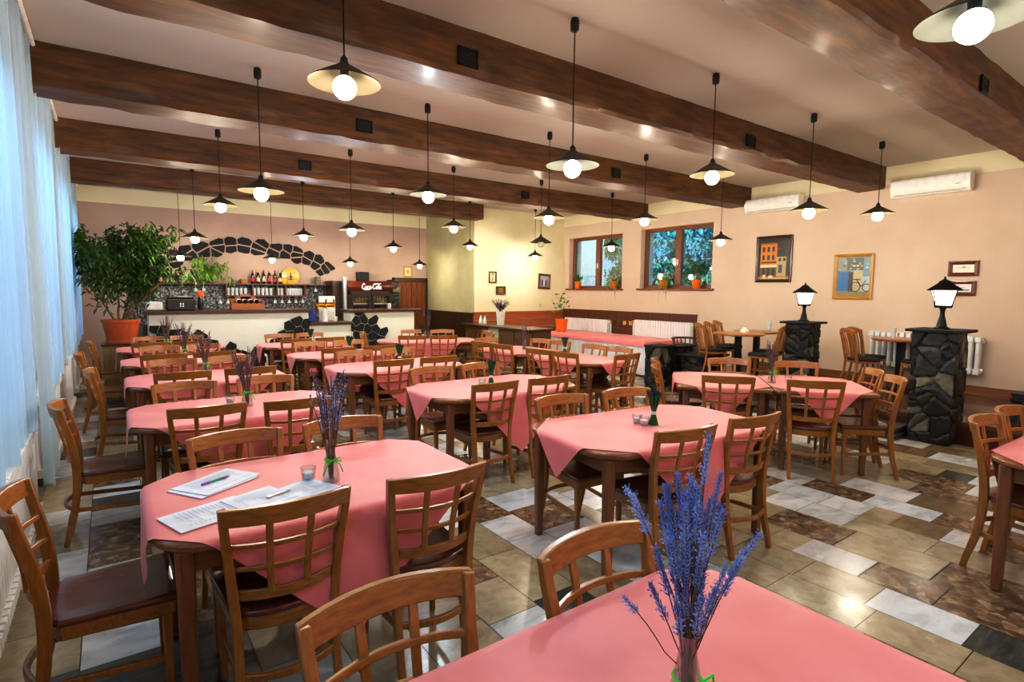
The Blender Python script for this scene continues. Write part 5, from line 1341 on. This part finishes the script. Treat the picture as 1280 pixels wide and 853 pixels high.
def spindle_chair(x, y, rz, label):
    global sp0
    if sp0 is None:
        sp0 = thing('spindle_chair', label, 'chair', (x, y, PZ), rz, 'spindle-back chairs on the platform')
        for k in SP: link({'leg': 'leg', 'post': 'leg', 'spin': 'spindle', 'top': 'top_rail', 'ring': 'stretcher'}.get(k.rstrip('0123456789'), k), SP[k], sp0)
        return
    dup(sp0, (x, y, PZ), rz, label)
def round_table(x, y, r, label):
    t = thing('round_table', label, 'table', (x, y, PZ), 0, 'round tables on the platform')
    mb = MB(); mb.lathe([(r - .01, .72), (r, .727), (r, .745), (r - .006, .75)], n=48); obj('tabletop', mb, M['chair'], t, 40)
    mb = MB(); mb.bb(-.04, .04, -.04, .04, .03, .70); mb.box((0, 0, .71), (.3, .06, .02)); mb.box((0, 0, .71), (.06, .3, .02)); obj('pedestal', mb, M['black'], t, 0, .004)
    mb = MB(); mb.lathe([(.24, 0), (.24, .012), (.05, .035)], n=28); obj('base', mb, M['black'], t, 40)
round_table(7.98, 4.93, .38, 'round wooden table on a black pedestal, left one beyond the paired tables')
round_table(8.66, 5.02, .36, 'round wooden table on a black pedestal, second one beyond the paired tables, farther right')
round_table(9.1, 3.1, .36, 'round wooden table on a black pedestal by the white platform radiator')
for (x, y, a, w) in [(7.74, 5.2, -125, 'leftmost of three in a row by the round tables'), (8.2, 5.36, -125, 'middle of three in a row by the round tables'), (8.66, 5.5, -125, 'rightmost of three in a row, nearest the wall'),
                     (7.80, 4.42, 20, 'facing left, in front of the farther stone pillar'), (8.3, 4.6, 12, 'facing left, half hidden between round table and farther pillar'),
                     (8.5, 3.33, -131, 'left one of two facing the radiator table'), (8.93, 3.42, -131, 'right one of two facing the radiator table'), (8.76, 2.76, -12, 'half hidden behind the nearer stone pillar')]:
    spindle_chair(x, y, R(a), 'spindle-back wooden chair with black cushion, %s' % w)
# dark windsor armchair by the low wall
t = thing('windsor_chair', 'dark windsor armchair with bowed arm rail by the low stone wall', 'chair', (8.72, 6.45, 0), R(150)); t.scale = (1.05, 1.05, 1.17); dk = M['dark_panel']
mb = MB(); mb.lathe([(.2, .4), (.22, .41), (.22, .44), (.19, .445)], n=24); obj('seat', mb, dk, t, 40)
arc_ = [(.24 * math.cos(R(a)), .24 * math.sin(R(a)), .66) for a in range(170, 371, 10)]
mb = MB(); mb.tube(arc_, .017, 8); obj('arm_rail', mb, dk, t, 40)
for a in range(190, 351, 20): obj('spindle', MB().tube([(.19 * math.cos(R(a)), .19 * math.sin(R(a)), .44), (.235 * math.cos(R(a)), .235 * math.sin(R(a)), .66)], .009, 6), dk, t, 40)
for a in (45, 135, 225, 315): obj('leg', MB().tube([(.15 * math.cos(R(a)), .15 * math.sin(R(a)), .41), (.21 * math.cos(R(a)), .21 * math.sin(R(a)), 0)], [.018, .013], 8), dk, t, 40)

# ------------------------------------------------------------------ things on the tables
TT = TZ + .0045
vase0 = None
def vase(x, y, label, bow=True, s=1.0):
    t = thing('glass_vase', label, 'vase', (x, y, TT), 0, 'glass vases on the tables')
    mb = MB(); mb.lathe([(.001, .004), (.036 * s, .0), (.04 * s, .006), (.037 * s, .04), (.018 * s, .15), (.0155 * s, .17), (.02 * s, .2), (.0185 * s, .2), (.0135 * s, .17), (.016 * s, .15), (.034 * s, .04), (.035 * s, .01), (.001, .008)], n=20, cap=False)
    obj('vase_glass', mb, M['glass'], t, 50)
    if bow:
        mb = MB(); r = .028; pts = [(r * math.cos(2 * PI * i / 14), r * math.sin(2 * PI * i / 14), .105) for i in range(14)]
        mb.tube(pts, .004, 5, closed=True, cap=False)
        for s_ in (-1, 1):
            mb.tube([(s_ * .005, -r, .105), (s_ * .03, -r - .012, .12), (s_ * .035, -r - .01, .1), (s_ * .005, -r, .105)], .0035, 5); mb.tube([(s_ * .005, -r, .105), (s_ * .03, -r - .008, .085), (s_ * .045, -r - .005, .045)], .003, 5)
        obj('ribbon', mb, M['ribbon'], t, 40)
    return t
def tealight(x, y, label):
    t = thing('tealight_glass', label, 'candle holder', (x, y, TT), 0, 'tealight glasses on the tables')
    mb = MB(); mb.lathe([(.001, .002), (.026, 0), (.028, .004), (.036, .06), (.034, .06), (.026, .01), (.001, .008)], n=18, cap=False); obj('glass_cup', mb, M['glass'], t, 50)
    mb = MB(); mb.lathe([(.022, .012), (.026, .036), (.004, .037)], n=16); obj('candle', mb, M['candle'], t, 50)
def sheaf(x, y, label):
    t = thing('green_sheaf', label, 'table decoration', (x, y, TT), 0, 'green sheaves tied as table decoration'); rn = random.Random(int(x * 100)); s_ = MB(); h_ = MB()
    for k in range(60):
        a = rn.uniform(0, 2 * PI); q = rn.random() ** .5
        P = [Vector((.036 * q * math.cos(a), .036 * q * math.sin(a), 0)), Vector((.012 * q * math.cos(a), .012 * q * math.sin(a), .08)), Vector((.05 * q * math.cos(a), .05 * q * math.sin(a), .215 + rn.uniform(-.012, .012)))]
        s_.tube(P, [.003, .0025, .0035], 4); q_ = P[2]; h_.lathe([(.001, -.012), (.0042, -.004), (.003, .006), (.001, .01)], tuple(q_), 5)
    obj('stalks', s_, M['wheat'], t, 40); obj('flower_heads', h_, M['sheaftop'], t, 40)
    mb = MB(); mb.lathe([(.0165, .07), (.018, .08), (.0165, .092)], n=14, cap=False); obj('tie', mb, C('#c8ccc8'), t, 40)
def lav(x, y, label, seed, n=26, h=.42, spread=.1, mf='lav', base=.012):
    return sprigs('lavender_bunch', label, 'dried flowers', (x, y, TT + .012), n, h, spread, M['stem'], M[mf], seed, .42, .0085, base)
VA = [(.79, 2.5, 'nearest window-row table with menus', 'lav'), (.81, 4.52, 'second window-row table', 'lavdry'), (.78, 6.5, 'third window-row table', 'lavdry'), (.74, 8.1, 'fourth window-row table', 'lavdry'), (.66, 9.75, 'fifth window-row table', 'lavdry')]
for k, (x, y, w, mf) in enumerate(VA):
    vase(x, y, 'clear glass vase with green ribbon on the %s' % w); lav(x, y, '%s lavender bunch in the vase on the %s' % ('blue' if k == 0 else 'dried greyish', w), k + 3, h=.49 if k == 0 else .43, mf=mf, spread=.09 if k == 0 else .13)
tealight(.71, 2.58, 'tealight in a glass cup beside the vase on the nearest window-row table'); tealight(.72, 4.7, 'tealight in a glass cup on the second window-row table')
for (x, y, w) in [(2.9, 2.38, 'nearest middle-row table'), (2.86, 4.27, 'second middle-row table'), (2.77, 6.1, 'third middle-row table'), (2.7, 7.6, 'fourth middle-row table'), (2.64, 9.25, 'fifth middle-row table'), (5.18, 5.86, 'near half of the long table'), (4.5, 8.9, 'table before the dark panelling')]:
    sheaf(x, y, 'tied sheaf of green stalks standing on the %s' % w)
tealight(2.84, 2.47, 'tealight glass left of the green sheaf on the nearest middle-row table'); tealight(2.83, 2.4, 'second tealight glass close to the green sheaf on the nearest middle-row table'); tealight(2.78, 4.3, 'tealight glass beside the green sheaf on the second middle-row table')
vase(4.95, 6.5, 'clear vase of dried sprigs on the far half of the long table', False); lav(4.95, 6.5, 'thin dried sprigs in the vase on the far half of the long table', 31, 12, .42, .12, 'lavdry'); tealight(5.05, 6.42, 'tealight glass beside the vase on the long table')
vase(4.62, 8.95, 'clear vase of dried sprigs on the table before the dark panelling', False); lav(4.62, 8.95, 'tall dried sprigs in the vase on the table before the dark panelling', 32, 14, .5, .07, 'lavdry')
vase(5.24, 2.86, 'clear vase with green ribbon on the paired square tables'); lav(5.24, 2.86, 'brownish dried lavender bunch on the paired square tables', 33, 26, .4, .08, 'lavdry'); tealight(5.42, 2.79, 'tealight glass beside the vase on the paired square tables')
for (x, y, z, l) in [(9.0, 5.0, PZ + .75, 'small glass on the second round platform table'), (8.95, 3.15, PZ + .75, 'small glass on the round table by the platform radiator')]: tumbler(x, y, z, l, 'glasses on the platform tables')
o = obj('folded_napkin', MB().loft([[(-.06, -.05, 0), (.06, -.05, 0), (.06, .05, 0), (-.06, .05, 0)], [(-.01, -.02, .07), (.01, -.02, .07), (.01, .02, .07), (-.01, .02, .07)]]), M['white'], None, 0, 0, (8.3, 5.02, PZ + .751)); tag(o, 'folded white napkin on the left round platform table', 'napkin')

# foreground lavender: each stalk its own part
vx, vy = .915, .645
vase(vx, vy, 'clear glass vase of bright lavender on the foreground table', True, 1.1)
t = thing('lavender_bunch', 'large bunch of blue lavender in the vase on the foreground table', 'dried flowers', (vx, vy, TT + .012)); rn = random.Random(21)
camr = Vector((math.cos(yaw), -math.sin(yaw), 0)); camf = Vector((math.sin(yaw), math.cos(yaw), 0))
ends = []
for k in range(44): ends.append((rn.gauss(-.004, .046), rn.gauss(0, .035), rn.uniform(.3, .5), rn.uniform(.07, .12)))
ends += [(.02, 0, .6, .095), (.058, .01, .53, .1), (-.06, 0, .51, .11), (.14, -.01, .43, .07), (.11, .0, .385, .06), (-.13, .02, .27, .03), (-.03, .01, .52, .11), (.0, .02, .5, .11)]
for (dx, dy, h, hl) in ends:
    st = thing_part = bpy.data.objects.new('lavender_stalk', None)
    e = camr * dx + camf * dy; b = Vector((rn.uniform(-.012, .012), rn.uniform(-.012, .012), 0)); wob = Vector((rn.uniform(-.008, .008), rn.uniform(-.008, .008), 0))
    P = []
    for i in range(10):
        u = i / 9; r_ = b * (1 - u * .3) + e * (max(0, u - .28) / .72) ** 1.25 + wob * math.sin(u * 5); 
        if u < .45: r_ = Vector((max(-.013, min(.013, r_.x)), max(-.013, min(.013, r_.y)), 0))
        P.append(Vector((r_.x, r_.y, h * u * (1 - .06 * abs(dx) / .1 * u))))
    mb = MB(); mb.tube(P, .0013, 5)
    bpy.data.objects.remove(st)
    st = obj('lavender_stalk', mb, M['stem'], t, 40)
    f_ = MB(); u0 = 1 - hl / h
    n = int(hl / .0075)
    for i in range(n + 1):
        u = u0 + (1 - u0) * i / n; j = min(8, int(u * 9)); p = P[j].lerp(P[j + 1], u * 9 - j); ax = (P[j + 1] - P[j]).normalized(); sd = ax.orthogonal().normalized(); sd2 = ax.cross(sd)
        R0 = .0074 * (1.1 - .45 * i / n)
        for q in range(5):
            an = 2 * PI * q / 5 + i * .7 + rn.uniform(-.2, .2); d = (sd * math.cos(an) + sd2 * math.sin(an)); c = p + d * R0 * .55; tip = p + d * R0 * rn.uniform(1.1, 1.5) + ax * .0075; w = d.cross(ax) * .0023
            f_.add([c - ax * .003, c + w + ax * .002, tip, c - w + ax * .002], [(0, 1, 2), (0, 2, 3)])
            if rn.random() < .35:
                t2 = tip + d * .004 + ax * .001; f_.add([tip - w, tip + w, t2 + w * .5 + ax * .002, t2 - w * .5 - ax * .001], [(0, 1, 2, 3)])
    obj('flower_head', f_, M['lav'], st, 0)
# menus, pen on the nearest window-row table
def sheet(label, x, y, rz, w, h, z, lines, clip=False, seed=0):
    rn = random.Random(seed); rects = []
    for k in range(lines):
        zz = .9 - k * .8 / lines; rects.append((.12, zz, rn.uniform(.35, .75), zz + .012, '#b4bccb')); rects.append((.8, zz, .88, zz + .012, '#b4bccb'))
    mb, ms = artwork(rects, w, h, .6, '#e2e8f4'); mb.xf(Matrix.Rotation(R(-90), 4, 'X')); b = MB(); b.v = mb.v; b.f = mb.f; b.m = mb.m
    b.bb(-w / 2, w / 2, -h / 2, h / 2, -.0028, -.0002, 0)
    o = obj('menu_sheet', b, ms, None, 0, 0, (x, y, z + .003), rz); tag(o, label, 'menu', 'printed menus on the nearest window-row table'); return o
zt = TT + .001
def c4(px): return px
sheet('printed white menu lying under the pen', .36, 2.775, R(-55), .21, .30, zt + .004, 16, seed=1)
sheet('second printed sheet peeking out beneath the menu with the pen', .345, 2.755, R(-58), .21, .30, zt, 12, seed=2)
sheet('white menu sheet nearest to the window table end, partly behind a chair', .28, 2.40, R(-72), .21, .30, zt, 14, seed=3)
sheet('white menu page in the middle of the open folder', .47, 2.44, R(-70), .21, .22, zt + .004, 16, seed=4)
sheet('lined white menu page at the right of the open folder', .64, 2.44, R(-66), .21, .26, zt + .001, 20, seed=5)
t = thing('ballpoint_pen', 'teal and purple pen lying on the menu', 'pen', (.35, 2.77, zt + .013), R(28)); 
obj('barrel', MB().tube([(-.03, 0, 0), (.03, 0, 0)], .0055, 10), C('#1f9a7c', .3), t, 40); obj('grip', MB().tube([(-.065, 0, 0), (-.03, 0, 0)], .0058, 10), C('#a04cb0', .3), t, 40); obj('tip', MB().tube([(.03, 0, 0), (.055, 0, 0), (.075, 0, 0)], [.0055, .005, .0015], 10), C('#8a4ca0', .3), t, 40)
o = obj('binder_clip', MB().bb(-.055, .055, -.007, .007, 0, .006), M['steel'], None, 0, .002, (.545, 2.44, zt + .0085), R(22)); tag(o, 'metal binder strip holding the open menu pages', 'clip')

# ------------------------------------------------------------------ outside the right windows
def bush(label, x, y, z, sx_, sy_, sz_, n, seed, m):
    rn = random.Random(seed); t = thing('leafy_tree', label, 'tree', (x, y, z), 0, 'trees outside the windows'); lf = MB(); st = MB(); st.tube([(0, 0, -z - .5), (.05, .05, 0), (0, 0, sz_ * .5)], [.12, .09, .04], 8)
    for k in range(7): a = rn.uniform(0, 2 * PI); st.tube([(0, 0, 0), (sx_ * .4 * math.cos(a), sy_ * .4 * math.sin(a), rn.uniform(-.2, .6) * sz_)], [.04, .015], 6)
    clumps = [(Vector((rn.uniform(-1, 1) * sx_, rn.uniform(-1, 1) * sy_, rn.uniform(-1, 1) * sz_)), rn.uniform(.25, .5)) for _ in range(36)]
    for k in range(n):
        c, r_ = rn.choice(clumps); d = Vector((rn.gauss(0, 1), rn.gauss(0, 1), rn.gauss(0, 1))).normalized() * r_ * rn.uniform(.7, 1)
        leaf_quads(lf, c + d, Vector((rn.uniform(-1, 1), rn.uniform(-1, 1), rn.uniform(-1, .3))), rn.uniform(.1, .2), rn.uniform(.05, .09), rn, .3)
    obj('trunk', st, M['bark'], t, 40); obj('foliage', lf, m, t, 0)
LG = [leafmat('outdoor_leaf_teal', '#0c4448', '#2c9a94', .4), leafmat('outdoor_leaf_green', '#0f3a24', '#3a8a58', .4), leafmat('outdoor_leaf_blue', '#1c5c78', '#58b0c4', .4)]
bush('dark teal tree close behind the right window', 13.2, 10.3, 2.5, .9, 1.2, 1.2, 3600, 1, LG[0]); bush('lighter bush lower behind the right window', 12.0, 8.6, 1.7, .7, .9, .6, 2600, 2, LG[1])
bush('blue-green tree behind the right casement', 13.6, 8.6, 2.8, .9, 1.0, 1.5, 3600, 3, LG[2]); bush('green tree behind the left window', 14.3, 13.35, 2.3, 1.0, 1.0, 1.6, 5200, 4, LG[1]); bush('tall teal tree at the back outside', 16.0, 11.0, 3.2, 1.4, 2.2, 2.2, 4200, 5, LG[0])
bush('dark shrub outside the nearest curtained window', -3.4, 8.0, 1.2, .9, 2.6, 1.1, 3000, 6, LG[0]); bush('dark shrub outside the farther curtained windows', -4.0, 13.5, 1.4, .9, 3.0, 1.3, 3000, 7, LG[1])
o = obj('brick_building', MB().bb(11.2, 13.25, 13.1, 17.5, -.5, 6), M['brick'], None, 0); tag(o, 'pale brick building seen through the left window', 'building')
mb = MB(); mb.bb(10.1, 40, -12, 40, -.6, -.4); mb.bb(-30, -.95, -12, 40, -.6, -.4); struct('ground', mb, C('#3c5a44', .9))

# ------------------------------------------------------------------ sky and lights
w = bpy.data.worlds.new('world'); bpy.context.scene.world = w; w.use_nodes = True; nt = w.node_tree; nt.nodes.clear()
bg = nt.nodes.new('ShaderNodeBackground'); wo = nt.nodes.new('ShaderNodeOutputWorld'); tc = nt.nodes.new('ShaderNodeTexCoord'); sx_ = nt.nodes.new('ShaderNodeSeparateXYZ')
nt.links.new(tc.outputs['Generated'], sx_.inputs[0]); mr = nt.nodes.new('ShaderNodeMapRange'); mr.inputs['From Min'].default_value = -.1; mr.inputs['From Max'].default_value = .8
nt.links.new(sx_.outputs[2], mr.inputs[0]); nt.links.new(ramp(nt, mr.outputs[0], [(0, '#9fd4f4'), (.5, '#5aaaf0'), (1, '#3a84dc')]), bg.inputs[0]); bg.inputs[1].default_value = 1.5
nt.links.new(bg.outputs[0], wo.inputs[0])
def area(nm, loc, rot, sx, sy, e, c):
    ld = bpy.data.lights.new(nm, 'AREA'); ld.shape = 'RECTANGLE'; ld.size = sx; ld.size_y = sy; ld.energy = e; ld.color = c
    o = bpy.data.objects.new(nm, ld); col.objects.link(o); o.location = loc; o.rotation_euler = rot; return o
for k, (a, b, z0, z1) in enumerate(WL): area('window_daylight', (XL - 1.3, (a + b) / 2, 3.6), (0, R(-52), 0), 1.2, b - a, 120, (.35, .65, 1.0))
for k, (a, b, z0, z1) in enumerate(WR): area('window_daylight', (XR + .5, (a + b) / 2, z1 + .6), (0, R(55), 0), .8, b - a, 25, (.5, .8, 1.0))
vs = bpy.context.scene.view_settings
area('added_outdoor_fill', (10.5, 9.5, 7.0), (0, R(-42), 0), 3, 6, 1500, (.75, .95, 1.0))  # area light added to brighten the trees and brick building outside
area('added_front_fill', (3.2, YF + .15, 2.1), (R(95), 0, R(180)), 7, 2.2, 30, (1.0, .95, .92))  # unseen fill added behind the camera to brighten the whole room frontally
vs.view_transform = 'Standard'; vs.look = 'None'; vs.exposure = 0.12; vs.gamma = 1.0
vs.use_curve_mapping = True
cm = vs.curve_mapping; cv = cm.curves[3]
cv.points.new(.12, .085); cv.points.new(.5, .52); cv.points.new(.8, .86)
cm.update()
